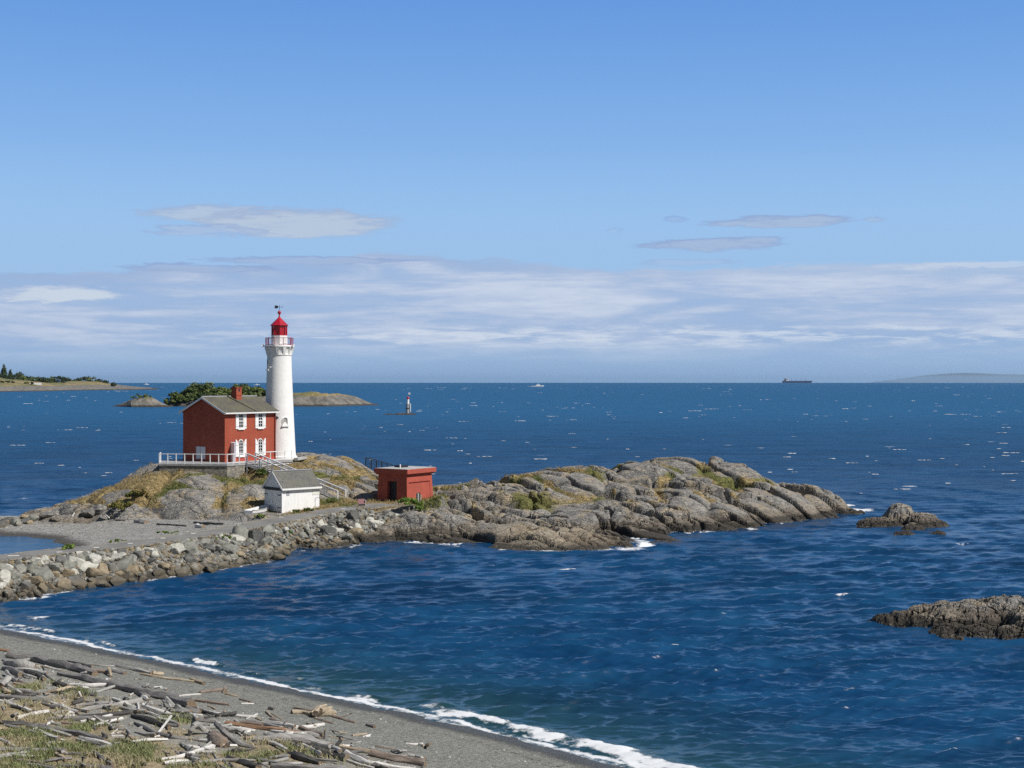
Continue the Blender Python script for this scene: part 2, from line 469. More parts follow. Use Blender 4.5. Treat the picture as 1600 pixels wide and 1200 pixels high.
def boards(name, col, step_, axis):
    m_, g, p = new_mat(name)
    v = g.objco(); s = g.sep(v)
    c_ = s[2] if axis == 'z' else g.m('ADD', s[0], s[1])
    fr = g.m('FRACT', g.m('DIVIDE', c_, step_))
    gap = g.m('MULTIPLY', g.step(fr, 0.0, 0.10), g.step(fr, 1.0, 0.93))
    n1 = g.noise(g.scale(v, (3, 3, 0.5)), 1.5, 4.0)
    c = g.mix(g.step(n1, 0.5, 0.8), col, tuple(x * 0.82 for x in col))
    c = g.mix(gap, tuple(x * 0.84 for x in col), c)
    g.put(p.inputs['Base Color'], c)
    p.inputs['Roughness'].default_value = 0.6
    g.put(p.inputs['Normal'], g.bump(gap, 0.7, 0.012))
    return m_
M['boards_v'] = boards('white_boarding', (0.86, 0.86, 0.85), 0.16, 'x')
M['boards_h'] = boards('white_lapboards', (0.76, 0.77, 0.79), 0.17, 'z')
def rubble():
    m_, g, p = new_mat('rubble_masonry')
    v = g.n('ShaderNodeVectorMath', {0: g.objco(), 1: g.scale(g.noise(g.objco(), 2.0, 3.0, out='Color'), (0.25,) * 3)}, operation='ADD').outputs[0]
    d = g.voro(g.scale(v, (1, 1, 1.5)), 3.2, 'DISTANCE_TO_EDGE')
    cc = g.voro(g.scale(v, (1, 1, 1.5)), 3.2, 'F1', 'Color')
    r_ = g.sep(cc)[0]
    c = g.mix(r_, (0.16, 0.155, 0.14), (0.36, 0.33, 0.27))
    c = g.mix(g.step(d, 0.06, 0.0), c, (0.22, 0.21, 0.19))
    g.put(p.inputs['Base Color'], c)
    p.inputs['Roughness'].default_value = 0.9
    g.put(p.inputs['Normal'], g.bump(g.step(d, 0.0, 0.09), 0.8, 0.06))
    return m_
M['rubble'] = rubble()

def rock_mat(name, obj=False):
    """shore rock; attributes: grass, shingle, moss (terrain only)"""
    m_, g, p = new_mat(name)
    pos = g.pos()
    z = g.sep(pos)[2]
    v = pos
    n0 = g.noise(v, 0.16, 5.0, 0.6)
    n1 = g.noise(v, 0.9, 6.0, 0.65)
    n2 = g.noise(v, 4.5, 5.0, 0.7)
    c = g.mix(g.step(n1, 0.3, 0.72), (0.16, 0.153, 0.142), (0.345, 0.33, 0.302))
    c = g.mix(g.m('MULTIPLY', g.step(n2, 0.52, 0.70), 0.55), c, (0.44, 0.42, 0.38))
    c = g.mix(g.m('MULTIPLY', g.step(n2, 0.46, 0.30), 0.6), c, (0.06, 0.056, 0.05))
    och = g.m('MULTIPLY', g.step(g.noise(v, 0.45, 6.0, 0.7), 0.48, 0.63), g.step(z, 0.6, 1.6))
    c = g.mix(g.m('MULTIPLY', och, 0.72), c, (0.37, 0.29, 0.18))
    if obj:
        rnd = g.n('ShaderNodeObjectInfo').outputs['Random']
        r2 = g.m('FRACT', g.m('MULTIPLY', rnd, 13.7))
    # tidal bands
    zz = g.m('ADD', z, g.m('MULTIPLY', g.m('SUBTRACT', n1, 0.5), 0.9))
    c = g.mix(g.m('MULTIPLY', g.step(zz, 1.5, 0.85), 0.75), c, g.mix(g.step(n0, 0.42, 0.58), (0.105, 0.078, 0.052), (0.23, 0.185, 0.13)))
    c = g.mix(g.m('MULTIPLY', g.step(zz, 0.78, 0.42), 0.93), c, (0.038, 0.032, 0.024))
    c = g.mix(g.m('MULTIPLY', g.m('MULTIPLY', g.step(z, 0.14, 0.02), g.step(n2, 0.5, 0.64)), 0.7), c, (0.28, 0.26, 0.22))
    if not obj:
        c = g.mix(g.m('MULTIPLY', g.attr('tan'), g.step(n1, 0.3, 0.6, 0.35, 0.95)), c, g.mix(g.step(n0, 0.4, 0.6), (0.27, 0.215, 0.145), (0.38, 0.325, 0.24)))
        ga, sh, mo = g.attr('grass'), g.attr('shingle'), g.attr('moss')
        gn = g.noise(v, 2.2, 6.0, 0.75)
        straw = g.mix(g.step(gn, 0.35, 0.65), (0.20, 0.145, 0.055), (0.38, 0.29, 0.14))
        green = g.mix(g.step(gn, 0.35, 0.65), (0.075, 0.085, 0.02), (0.19, 0.19, 0.05))
        gcol = g.mix(mo, straw, green)
        c = g.mix(g.step(g.m('ADD', ga, g.m('MULTIPLY', g.m('SUBTRACT', gn, 0.5), 0.9)), 0.35, 0.62), c, gcol)
        pn = g.voro(v, 9.0, 'F1', 'Color')
        pb = g.sep(pn)[0]
        scol = g.mix(pb, (0.24, 0.235, 0.22), (0.46, 0.45, 0.42))
        scol = g.mix(g.m('MULTIPLY', g.step(n1, 0.35, 0.65), 0.5), scol, (0.34, 0.325, 0.295))
        scol = g.mix(g.step(z, 0.28, 0.08), scol, (0.085, 0.08, 0.07))
        c = g.mix(sh, c, scol)
    g.put(p.inputs['Base Color'], c)
    p.inputs['Roughness'].default_value = 0.88
    jn = g.n('ShaderNodeMapping', vector_type='POINT'); g.put(jn.inputs['Vector'], g.n('ShaderNodeVectorMath', {0: v, 1: g.scale(g.noise(v, 0.8, 3.0, out='Color'), (0.5,) * 3)}, operation='ADD').outputs[0])
    jn.inputs['Rotation'].default_value = (0.5, 0.3, R(38)); jn.inputs['Scale'].default_value = (0.35, 1.0, 0.8)
    ck1 = g.step(g.voro(jn.outputs[0], 1.3, 'DISTANCE_TO_EDGE'), 0.0, 0.05); ck2 = g.step(g.voro(jn.outputs[0], 3.6, 'DISTANCE_TO_EDGE'), 0.0, 0.07)
    hgt = g.m('ADD', g.m('ADD', g.m('MULTIPLY', n2, 0.4), g.m('MULTIPLY', g.noise(v, 1.7, 7.0, 0.7), 0.7)), g.m('ADD', g.m('MULTIPLY', ck1, 0.7), g.m('MULTIPLY', ck2, g.m('MULTIPLY', n1, 0.6))))
    g.put(p.inputs['Normal'], g.bump(hgt, 0.85, 0.25))
    return m_
M['rock'] = rock_mat('shore_rock')
M['rock_plain'] = rock_mat('sea_rock', True)
def boulder(name, a, b, wet):
    m_, g, p = new_mat(name)
    v = g.pos(); o = g.objco()
    z = g.sep(v)[2]
    n1 = g.noise(o, 1.6, 6.0, 0.65); n2 = g.noise(v, 7.0, 4.0, 0.7)
    rnd = g.n('ShaderNodeObjectInfo').outputs['Random']
    c = g.mix(g.step(n1, 0.3, 0.7), a, b)
    c = g.mix(g.m('MULTIPLY', g.m('SUBTRACT', rnd, 0.5), 0.5, clamp=True), c, tuple(x * 0.6 for x in a))
    c = g.mix(g.m('MULTIPLY', g.step(n2, 0.55, 0.7), 0.4), c, tuple(min(1, x * 1.5) for x in b))
    c = g.mix(g.m('MULTIPLY', g.step(n2, 0.44, 0.3), 0.5), c, tuple(x * 0.45 for x in a))
    zz = g.m('ADD', z, g.m('MULTIPLY', g.m('SUBTRACT', n1, 0.5), 0.7))
    c = g.mix(g.m('MULTIPLY', g.step(zz, 0.85, 0.35), 0.85), c, wet)
    c = g.mix(g.m('MULTIPLY', g.step(zz, 0.34, 0.1), 0.8), c, (0.04, 0.035, 0.025))
    g.put(p.inputs['Base Color'], c)
    p.inputs['Roughness'].default_value = 0.85
    g.put(p.inputs['Normal'], g.bump(g.m('ADD', n1, n2), 0.6, 0.06))
    return m_
WET = (0.125, 0.102, 0.068)
M['boulder_pale'] = boulder('pale_boulder', (0.36, 0.355, 0.31), (0.56, 0.545, 0.48), WET)
M['boulder_grey'] = boulder('grey_boulder', (0.165, 0.165, 0.143), (0.30, 0.296, 0.255), WET)
M['boulder_dark'] = boulder('dark_boulder', (0.075, 0.075, 0.07), (0.15, 0.15, 0.14), WET)
M['boulder_tan'] = boulder('tan_boulder', (0.22, 0.17, 0.105), (0.34, 0.28, 0.19), WET)

def beach_mat():
    m_, g, p = new_mat('shingle_beach')
    v = g.pos()
    z = g.sep(v)[2]
    peb = g.voro(v, 14.0, 'F1', 'Color'); pd = g.voro(v, 14.0, 'F1', 'Distance')
    big = g.voro(v, 5.5, 'F1', 'Color')
    n1 = g.noise(v, 0.5, 6.0, 0.65); n2 = g.noise(v, 3.0, 5.0, 0.7)
    ns = g.noise(v, 26.0, 3.0, 0.7)
    pr, pg_, pb_ = g.sep(peb)
    c = g.mix(pr, (0.125, 0.127, 0.11), (0.31, 0.31, 0.27))
    c = g.mix(g.m('MULTIPLY', g.step(pg_, 0.93, 0.97), 0.8), c, (0.42, 0.40, 0.36))
    c = g.mix(g.m('MULTIPLY', g.step(n2, 0.5, 0.75), 0.35), c, (0.22, 0.21, 0.18))
    c = g.mix(g.m('MULTIPLY', g.step(n2, 0.46, 0.3), 0.35), c, (0.07, 0.07, 0.06))
    dry = g.step(z, 0.9, 1.7)
    c = g.mix(g.m('MULTIPLY', dry, 0.4), c, g.mix(ns, (0.26, 0.252, 0.225), (0.46, 0.445, 0.395)))
    ve = g.attr('litter')
    lit = g.mix(g.step(g.noise(v, 5.0, 6.0, 0.75), 0.32, 0.68), (0.20, 0.155, 0.09), (0.44, 0.36, 0.23))
    lit = g.mix(g.m('MULTIPLY', g.step(g.noise(v, 1.7, 5.0, 0.7), 0.5, 0.66), 0.6), lit, (0.13, 0.15, 0.05))
    c = g.mix(g.step(g.m('ADD', ve, g.m('MULTIPLY', g.m('SUBTRACT', n2, 0.5), 0.7)), 0.3, 0.62), c, lit)
    wetz = g.m('ADD', z, g.m('MULTIPLY', g.m('SUBTRACT', n1, 0.5), 0.16))
    wet = g.step(wetz, 0.30, 0.14)
    c = g.mix(g.m('MULTIPLY', wet, 0.75), c, (0.024, 0.024, 0.024))
    wr = g.m('MULTIPLY', g.step(g.m('ABSOLUTE', g.m('SUBTRACT', wetz, 0.36)), 0.07, 0.0), g.step(n2, 0.5, 0.62))
    c = g.mix(g.m('MULTIPLY', wr, 0.8), c, (0.035, 0.03, 0.022))
    g.put(p.inputs['Base Color'], c)
    g.put(p.inputs['Roughness'], g.step(wetz, 0.22, 0.10, 0.9, 0.5))
    g.put(p.inputs['Normal'], g.bump(g.m('ADD', g.m('MULTIPLY', pd, -1.0), g.m('ADD', ns, g.m('MULTIPLY', n2, 1.5))), 0.7, 0.07))
    return m_
M['beach'] = beach_mat()
def asphalt():
    m_, g, p = new_mat('worn_path')
    v = g.pos()
    n1 = g.noise(v, 0.6, 5.0, 0.65); n2 = g.noise(v, 6.0, 4.0, 0.7)
    c = g.mix(g.step(n1, 0.3, 0.7), (0.155, 0.15, 0.14), (0.235, 0.23, 0.215))
    c = g.mix(g.m('MULTIPLY', g.step(n2, 0.5, 0.75), 0.4), c, (0.30, 0.29, 0.27))
    ed = g.attr('edge')
    c = g.mix(g.m('MULTIPLY', g.step(g.m('ADD', ed, g.m('MULTIPLY', g.m('SUBTRACT', n1, 0.5), 0.5)), 0.6, 0.95), 0.8), c, (0.27, 0.235, 0.165))
    g.put(p.inputs['Base Color'], c)
    p.inputs['Roughness'].default_value = 0.9
    g.put(p.inputs['Normal'], g.bump(n2, 0.4, 0.03))
    return m_
M['path'] = asphalt()
def leaf_mat(name, sub=0.15):
    m_, g, p = new_mat(name)
    c = g.attr('tint', 'Color')
    n = g.noise(g.pos(), 1.5, 3.0)
    g.put(p.inputs['Base Color'], g.mix(g.m('MULTIPLY', n, 0.5), c, g.mix(0.5, c, (0.02, 0.03, 0.008))))
    p.inputs['Roughness'].default_value = 0.75
    p.inputs['Specular IOR Level'].default_value = 0.2
    return m_
M['leaf'] = leaf_mat('foliage')
def wood(name, a, b, pale):
    m_, g, p = new_mat(name)
    v = g.objco()
    gr = g.noise(g.scale(v, (0.7, 9.0, 9.0)), 2.2, 5.0, 0.65)
    bl = g.noise(v, 1.3, 5.0, 0.65)
    n3 = g.noise(g.scale(v, (2.0, 12.0, 12.0)), 3.0, 4.0, 0.7)
    c = g.mix(g.step(gr, 0.32, 0.68), a, b)
    c = g.mix(g.m('MULTIPLY', g.step(bl, 0.5, 0.7), 0.6), c, pale)
    c = g.mix(g.m('MULTIPLY', g.step(n3, 0.42, 0.3), 0.75), c, tuple(x * 0.3 for x in a))
    g.put(p.inputs['Base Color'], c)
    p.inputs['Roughness'].default_value = 0.85
    g.put(p.inputs['Normal'], g.bump(g.m('ADD', gr, n3), 0.8, 0.03))
    return m_
M['w_dark'] = wood('dark_driftwood', (0.115, 0.108, 0.103), (0.26, 0.248, 0.238), (0.34, 0.325, 0.305))
M['w_char'] = wood('blackened_driftwood', (0.035, 0.033, 0.032), (0.095, 0.09, 0.085), (0.19, 0.18, 0.165))
M['w_grey'] = wood('grey_driftwood', (0.23, 0.22, 0.205), (0.42, 0.405, 0.38), (0.50, 0.485, 0.46))
M['w_pale'] = wood('silvered_driftwood', (0.50, 0.48, 0.445), (0.72, 0.70, 0.66), (0.66, 0.64, 0.60))
M['w_brown'] = wood('brown_driftwood', (0.16, 0.12, 0.095), (0.30, 0.24, 0.195), (0.34, 0.30, 0.265))
M['w_red'] = wood('reddish_driftwood', (0.21, 0.12, 0.07), (0.36, 0.22, 0.13), (0.40, 0.28, 0.19))
M['w_tan'] = wood('tan_driftwood', (0.31, 0.245, 0.165), (0.52, 0.43, 0.31), (0.50, 0.45, 0.36))
M['w_end'] = wood('log_end', (0.14, 0.10, 0.065), (0.29, 0.215, 0.145), (0.22, 0.19, 0.15))
M['shell'] = paint('bleached_shell', (0.62, 0.60, 0.56), 0.7, 0.2, 6.0, 0.0)

def water_mat():
    m_, g, p = new_mat('sea_water')
    v = g.pos()
    foam, shal, slick = g.attr('foam'), g.attr('shallow'), g.attr('lagoon')
    # small wind ripples tilt the surface
    def tilt(scale, k, seed):
        c_ = g.noise(g.n('ShaderNodeVectorMath', {0: g.scale(v, (0.62, 1.5, 0.0)), 1: (seed, seed * 2, 0)}, operation='ADD').outputs[0], scale, 3.0, 0.6, out='Color')
        s_ = g.n('ShaderNodeVectorMath', {0: c_, 1: (0.5, 0.5, 0.5)}, operation='SUBTRACT').outputs[0]
        return g.scale(s_, (k * 0.7, k, 0.0))
    def vadd(a, b): return g.n('ShaderNodeVectorMath', {0: a, 1: b}, operation='ADD').outputs[0]
    gust = g.noise(g.scale(v, (0.4, 1.0, 0)), 0.02, 4.0, 0.6)
    t = vadd(vadd(vadd(tilt(2.6, 0.6, 3.0), tilt(0.9, 0.6, 11.0)), tilt(0.16, 0.35, 23.0)), tilt(7.0, 0.45, 31.0))
    t = g.scale(t, g.xyz(g.step(gust, 0.25, 0.75, 0.75, 1.2), g.step(gust, 0.25, 0.75, 0.75, 1.2), 0.0))
    t = g.scale(t, g.xyz(g.m('SUBTRACT', 1.0, g.m('MULTIPLY', slick, 0.7)), g.m('SUBTRACT', 1.0, g.m('MULTIPLY', slick, 0.7)), 0.0))
    ck = g.m('ADD', 0.50, g.m('MULTIPLY', g.attr('chop'), 0.92))
    t = g.scale(t, g.xyz(ck, ck, 0.0))
    N_ = g.n('ShaderNodeNewGeometry').outputs['Normal']
    nn = g.n('ShaderNodeVectorMath', {0: vadd(N_, t)}, operation='NORMALIZE').outputs[0]
    deep = g.mix(gust, (0.0026, 0.029, 0.088), (0.0042, 0.041, 0.116))
    deep = g.mix(g.step(g.noise(g.scale(v, (0.5, 1.0, 0)), 0.35, 5.0, 0.65), 0.35, 0.7), deep, (0.009, 0.064, 0.155))
    g2 = g.noise(g.scale(v, (0.45, 1.0, 0)), 0.085, 5.0, 0.62)
    deep = g.mix(g.m('MULTIPLY', g.step(g2, 0.55, 0.35), 0.65), deep, (0.002, 0.019, 0.055))
    deep = g.mix(g.attr('grazing_lift'), deep, (0.014, 0.118, 0.265))  # far sea painted brighter blue, standing in for its look at a grazing view
    c = g.mix(shal, deep, g.mix(g.noise(v, 0.5, 4.0), (0.012, 0.045, 0.06), (0.022, 0.065, 0.065)))
    # whitecaps scattered over the open sea
    warp_ = g.scale(g.noise(v, 0.6, 4.0, 0.6, out='Color'), (3.2, 1.6, 0.0))
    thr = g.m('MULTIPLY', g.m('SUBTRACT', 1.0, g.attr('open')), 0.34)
    def caps(scale, seed, rare, size):
        q = vadd(g.scale(vadd(v, warp_), (0.55, 1.0, 0.0)), (seed, -seed, 0))
        d_ = g.voro(q, scale, 'F1', 'Distance'); rr = g.sep(g.voro(q, scale, 'F1', 'Color'))
        d2 = g.m('ADD', d_, g.m('MULTIPLY', g.m('SUBTRACT', g.noise(v, 1.9, 5.0, 0.7), 0.5), 0.16))
        sz = g.m('MULTIPLY', g.m('ADD', 0.35, rr[1]), size)
        return g.m('MULTIPLY', g.m('MULTIPLY', g.step(g.m('SUBTRACT', d2, sz), 0.03, -0.03), g.step(g.m('SUBTRACT', rr[0], thr), rare, rare + 0.02)), g.step(rr[2], 0.0, 1.0, 0.35, 1.0))
    cap = g.m('MAXIMUM', caps(0.11, 41.0, 0.56, 0.045), 0.0)
    fn = g.noise(v, 2.4, 7.0, 0.72)
    fo = g.step(g.m('ADD', foam, g.m('MULTIPLY', g.m('SUBTRACT', fn, 0.5), 1.1)), 0.42, 0.75)
    fo = g.m('MAXIMUM', fo, cap)
    c = g.mix(fo, c, (0.72, 0.74, 0.76))
    g.put(p.inputs['Base Color'], c)
    g.put(p.inputs['Roughness'], g.m('ADD', g.m('ADD', 0.24, g.m('MULTIPLY', g.attr('chop'), 0.26)), g.m('MULTIPLY', fo, 0.6)))
    g.put(p.inputs['Specular IOR Level'], g.m('SUBTRACT', 0.40, g.m('MULTIPLY', g.attr('chop'), 0.08)))
    p.inputs['IOR'].default_value = 1.33
    g.put(p.inputs['Normal'], nn)
    return m_
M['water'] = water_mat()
def hill_mat():
    m_, g, p = new_mat('far_land')
    v = g.pos(); z = g.sep(v)[2]
    n = g.noise(v, 0.035, 6.0, 0.65); n2 = g.noise(v, 0.16, 5.0, 0.7)
    ga = g.attr('grass')
    c = g.mix(g.step(n2, 0.35, 0.65), (0.10, 0.095, 0.085), (0.22, 0.20, 0.17))
    c = g.mix(g.step(g.m('ADD', ga, g.m('MULTIPLY', g.m('SUBTRACT', n2, 0.5), 0.6)), 0.35, 0.6), c, g.mix(g.step(n, 0.4, 0.6), (0.27, 0.205, 0.095), (0.12, 0.13, 0.05)))
    c = g.mix(g.step(g.m('ADD', z, g.m('MULTIPLY', n2, 1.2)), 1.9, 1.3), c, (0.05, 0.045, 0.038))
    g.put(p.inputs['Base Color'], c)
    p.inputs['Roughness'].default_value = 0.9
    g.put(p.inputs['Normal'], g.bump(n2, 0.8, 2.0))
    return m_
M['far_land'] = hill_mat()
m_, g, p = new_mat('mountain'); g.put(p.inputs['Base Color'], g.mix(g.noise(g.pos(), 0.001, 4.0), (0.05, 0.07, 0.06), (0.12, 0.13, 0.12))); p.inputs['Roughness'].default_value = 1.0
M['mountain'] = m_
# ------------------------------------------------------------------ islet, causeway and cove: one height function
ROAD3 = [(-66.0, 60.0, 2.0), (-47.0, 88.0, 2.0), PZ(0, 872.5, 2.0), PZ(100, 860, 2.0), PZ(190, 852, 2.0), PZ(280, 840, 2.0), PZ(350, 829, 2.05), PZ(430, 814, 2.1), PZ(500, 801, 2.25), PZ(560, 793, 2.4), PZ(600, 788, 2.5)]
def smooth_line(P, n=6):
    out = []
    P = [np.array(p, float) for p in P]
    for i in range(len(P) - 1):
        p0, p1, p2, p3 = P[max(i - 1, 0)], P[i], P[i + 1], P[min(i + 2, len(P) - 1)]
        for k in range(n):
            t = k / n
            out.append(0.5 * ((2 * p1) + (p2 - p0) * t + (2 * p0 - 5 * p1 + 4 * p2 - p3) * t * t + (3 * p1 - p0 - 3 * p2 + p3) * t ** 3))
    out.append(P[-1])
    return out
ROAD = smooth_line(ROAD3)
ROAD2 = [(p[0], p[1]) for p in ROAD]
_cum = np.concatenate([[0], np.cumsum([math.dist(a, b) for a, b in zip(ROAD2[:-1], ROAD2[1:])])])
def road_z(t): return np.interp(t, _cum, [p[2] for p in ROAD])

CTRL = []
for q in [(640, 846), (700, 850), (780, 857), (850, 860), (900, 860), (970, 856), (1012, 850), (1060, 836), (1160, 828), (1230, 817), (1290, 810), (1327, 805)]:
    CTRL.append(PZ(*q, 0.0))
for q in [(720, 828, .9), (800, 828, 1.2), (850, 822, 1.35), (890, 826, 1.2), (940, 836, .7), (985, 846, .35),
          (950, 800, 1.9), (950, 760, 3.6), (850, 800, 1.8), (850, 772, 3.0), (760, 828, .9), (760, 800, 2.0), (760, 780, 2.9),
          (700, 828, 1.0), (700, 800, 2.1), (700, 780, 2.8), (1050, 805, 1.4), (1050, 760, 3.4), (1000, 812, 1.2), (1000, 770, 3.1),
          (1160, 795, 1.7), (1160, 760, 3.3), (1112, 742, 4.3), (1230, 790, 1.5), (1290, 790, 1.1), (650, 808, 1.9), (650, 825, 1.1), (640, 790, 2.45), (680, 800, 2.2),
          (60, 814, .7), (120, 815, .8), (180, 813, 1.0), (240, 816, .9), (300, 815, 1.1), (350, 812, 1.4), (395, 806, 1.8),
          (45, 806, .8), (85, 797, 1.4), (230, 782, 2.8), (300, 785, 2.8), (290, 737, 5.3), (300, 760, 4.1), (350, 775, 3.3), (360, 750, 4.6), (385, 747, 4.7),
          (400, 765, 3.9), (405, 785, 2.7), (560, 762, 3.5), (520, 742, 4.5), (480, 737, 5.0), (600, 772, 2.8), (440, 725, 5.4)]:
    CTRL.append(PZ(*q))
for q in [(690, 771, 152), (750, 765, 152), (800, 746, 156), (850, 736, 158), (900, 728, 160), (950, 726, 161), (990, 728, 162), (1040, 720, 165), (1078, 719, 166), (1150, 731, 164),
          (1200, 751, 164), (1250, 761, 163), (1292, 773, 162), (130, 787, 154), (165, 771, 155), (210, 746, 157), (245, 732, 158),
          (470, 713, 168), (500, 713, 170), (540, 721, 170), (580, 739, 167)]:
    CTRL.append(PY(*q))
CTRL += [(-10, 172, -1), (0, 178, -1.5), (10, 182, -1.5), (20, 181, -1.5), (30, 177, -1.5), (38, 171, -1.2), (43.5, 163, -1.5), (42, 155, -1.2), (34, 147, -1.5), (24, 139, -1.5),
         (12, 130, -1.5), (6, 121, -1.5), (-4, 123, -1.5), (-11, 124, -1), (-48, 168, -1.5), (-40, 175, -1.5), (-30, 182, -1.5), (-20, 184, -1.5), (-12, 178, -1.5), (-59, 157, -1.5), (-57, 146, -0.6),
         (-38, 131, -1.5), (-30, 130, -0.5), (-34, 158, 5.6), (-30, 162, 5.8), (-27, 165, 5.9), (-26, 152.5, 4.7), (-22.8, 149.5, 3.2), (-19, 147, 2.7), (-17.2, 145.3, 2.5),
         (-18, 140, 2.2), (-22, 141, 2.1), (-13, 145, 2.5), (-10, 148, 2.6), (-20, 135, 1.6), (-15, 133, 1.2),
         (-70, 175, -3), (0, 200, -4), (60, 190, -4), (60, 140, -4), (30, 120, -4), (-10, 105, -3), (-70, 140, -3)]
CTRL = np.array(CTRL, float)
def tps_fit(C, lam=0.6):
    n = len(C)
    d = np.hypot(C[:, None, 0] - C[None, :, 0], C[:, None, 1] - C[None, :, 1])
    K = d * d * np.log(d + 1e-9) + lam * np.eye(n)
    P = np.c_[np.ones(n), C[:, :2]]
    A = np.block([[K, P], [P.T, np.zeros((3, 3))]])
    return np.linalg.solve(A, np.r_[C[:, 2], 0, 0, 0])
_w = tps_fit(CTRL)
def tps(x, y):
    sh = x.shape; x, y = x.ravel(), y.ravel(); out = np.zeros(x.shape)
    for s_ in range(0, len(x), 40000):
        a, b = x[s_:s_ + 40000], y[s_:s_ + 40000]
        d2 = (a[:, None] - CTRL[None, :, 0]) ** 2 + (b[:, None] - CTRL[None, :, 1]) ** 2
        out[s_:s_ + 40000] = (0.5 * d2 * np.log(d2 + 1e-12)) @ _w[:-3] + _w[-3] + _w[-2] * a + _w[-1] * b
    return out.reshape(sh)
# house frame on the islet (used to keep the rock below the terrace)
HOUSE_C, HOUSE_PHI = (-31.1, 154.0), R(56)
_hd = (math.cos(HOUSE_PHI), math.sin(HOUSE_PHI)); _hg = (-_hd[1], _hd[0])
SHINGLE = [(-80, 152), (-50, 147.5), (-38, 142.5), (-31, 138.0), (-26.5, 134.5), (-24.5, 131)]
def slabs(u, v, s, tx, ty, spread):
    """joint blocks: every cell is a tilted slab with its own height, so edges stand as steps"""
    ix, iy = np.floor(u), np.floor(v)
    f1 = np.full(u.shape, 9.0); f2 = np.full(u.shape, 9.0); cid = np.zeros(u.shape); cu_ = np.zeros(u.shape); cv_ = np.zeros(u.shape); c2 = np.zeros(u.shape)
    for i in (-1, 0, 1):
        for j in (-1, 0, 1):
            cx, cy = ix + i, iy + j
            qx = cx + .5 + (h2(cx, cy, s) - .5) * .95; qy = cy + .5 + (h2(cx, cy, s + 31) - .5) * .95
            d = np.maximum(np.abs(u - qx), np.abs(v - qy)) * .65 + np.hypot(u - qx, v - qy) * .35
            nw = d < f1
            f2 = np.where(nw, f1, np.minimum(f2, d)); cid = np.where(nw, h2(cx, cy, s + 77), cid); c2 = np.where(nw, h2(cx, cy, s + 99), c2)
            cu_ = np.where(nw, u - qx, cu_); cv_ = np.where(nw, v - qy, cv_); f1 = np.minimum(f1, d)
    gap = f2 - f1
    z = spread * (cid - .5) + cu_ * (tx + (c2 - .5) * 1.2) + cv_ * (ty + (cid - .5) * 1.2)
    return z, gap, f1 / (f2 + 1e-6)
def rock_detail(x, y, left):
    """whaleback domes (west) and tilted, jointed slabs (east)"""
    n3 = fbm(x / 6, y / 6, 3, 5) - .5; n4 = fbm(x / 6, y / 6, 3, 9) - .5
    wx = x + 1.6 * n3 + .12 * (fbm(x / .8, y / .8, 3, 15) - .5); wy = y + 1.6 * n4 + .12 * (fbm(x / .8, y / .8, 3, 19) - .5)
    a = R(-38); u = wx * math.cos(a) + wy * math.sin(a); v = -wx * math.sin(a) + wy * math.cos(a)
    f1, f2, _ = worley(u / 8.5, v / 5.6, 3); r1 = f1 / (f2 + 1e-6)
    A, ga, ra = slabs(u / 7.5, v / 3.2, 13, .35, -.5, 1.0)
    B, gb, rb = slabs(u / 2.2 + 5, v / 1.45, 23, .25, -.4, .9)
    C, gc, rc = slabs(u / .9, v / .65 + 3, 33, .2, -.3, .9)
    patch = ss(.40, .58, fbm(x / 7, y / 7, 3, 51))            # where the rock is broken up
    east = 1 - left
    k = .25 + .75 * east
    z = 1.0 * (0.55 - r1 ** 3) * (.7 + .5 * left)
    z = z + k * (1.0 * A * (.55 + .45 * patch) + .40 * B * (.12 + .88 * patch) + .13 * C * patch)
    z = z - k * (1.5 * ss(.075, .0, ga) + .60 * ss(.10, .0, gb) * patch)
    z = z + 1.1 * (fbm(x / 6, y / 6, 3, 41) - .5) + 0.14 * (fbm(x / .9, y / .9, 4, 45) - .5) * (.4 + .6 * patch)
    return z - .3 * east, r1, np.where(left > .5, r1, ra)
TERR_A, TERR_B = PZ(355, 725.5, 6.1)[:2], PZ(249, 724.5, 6.1)[:2]
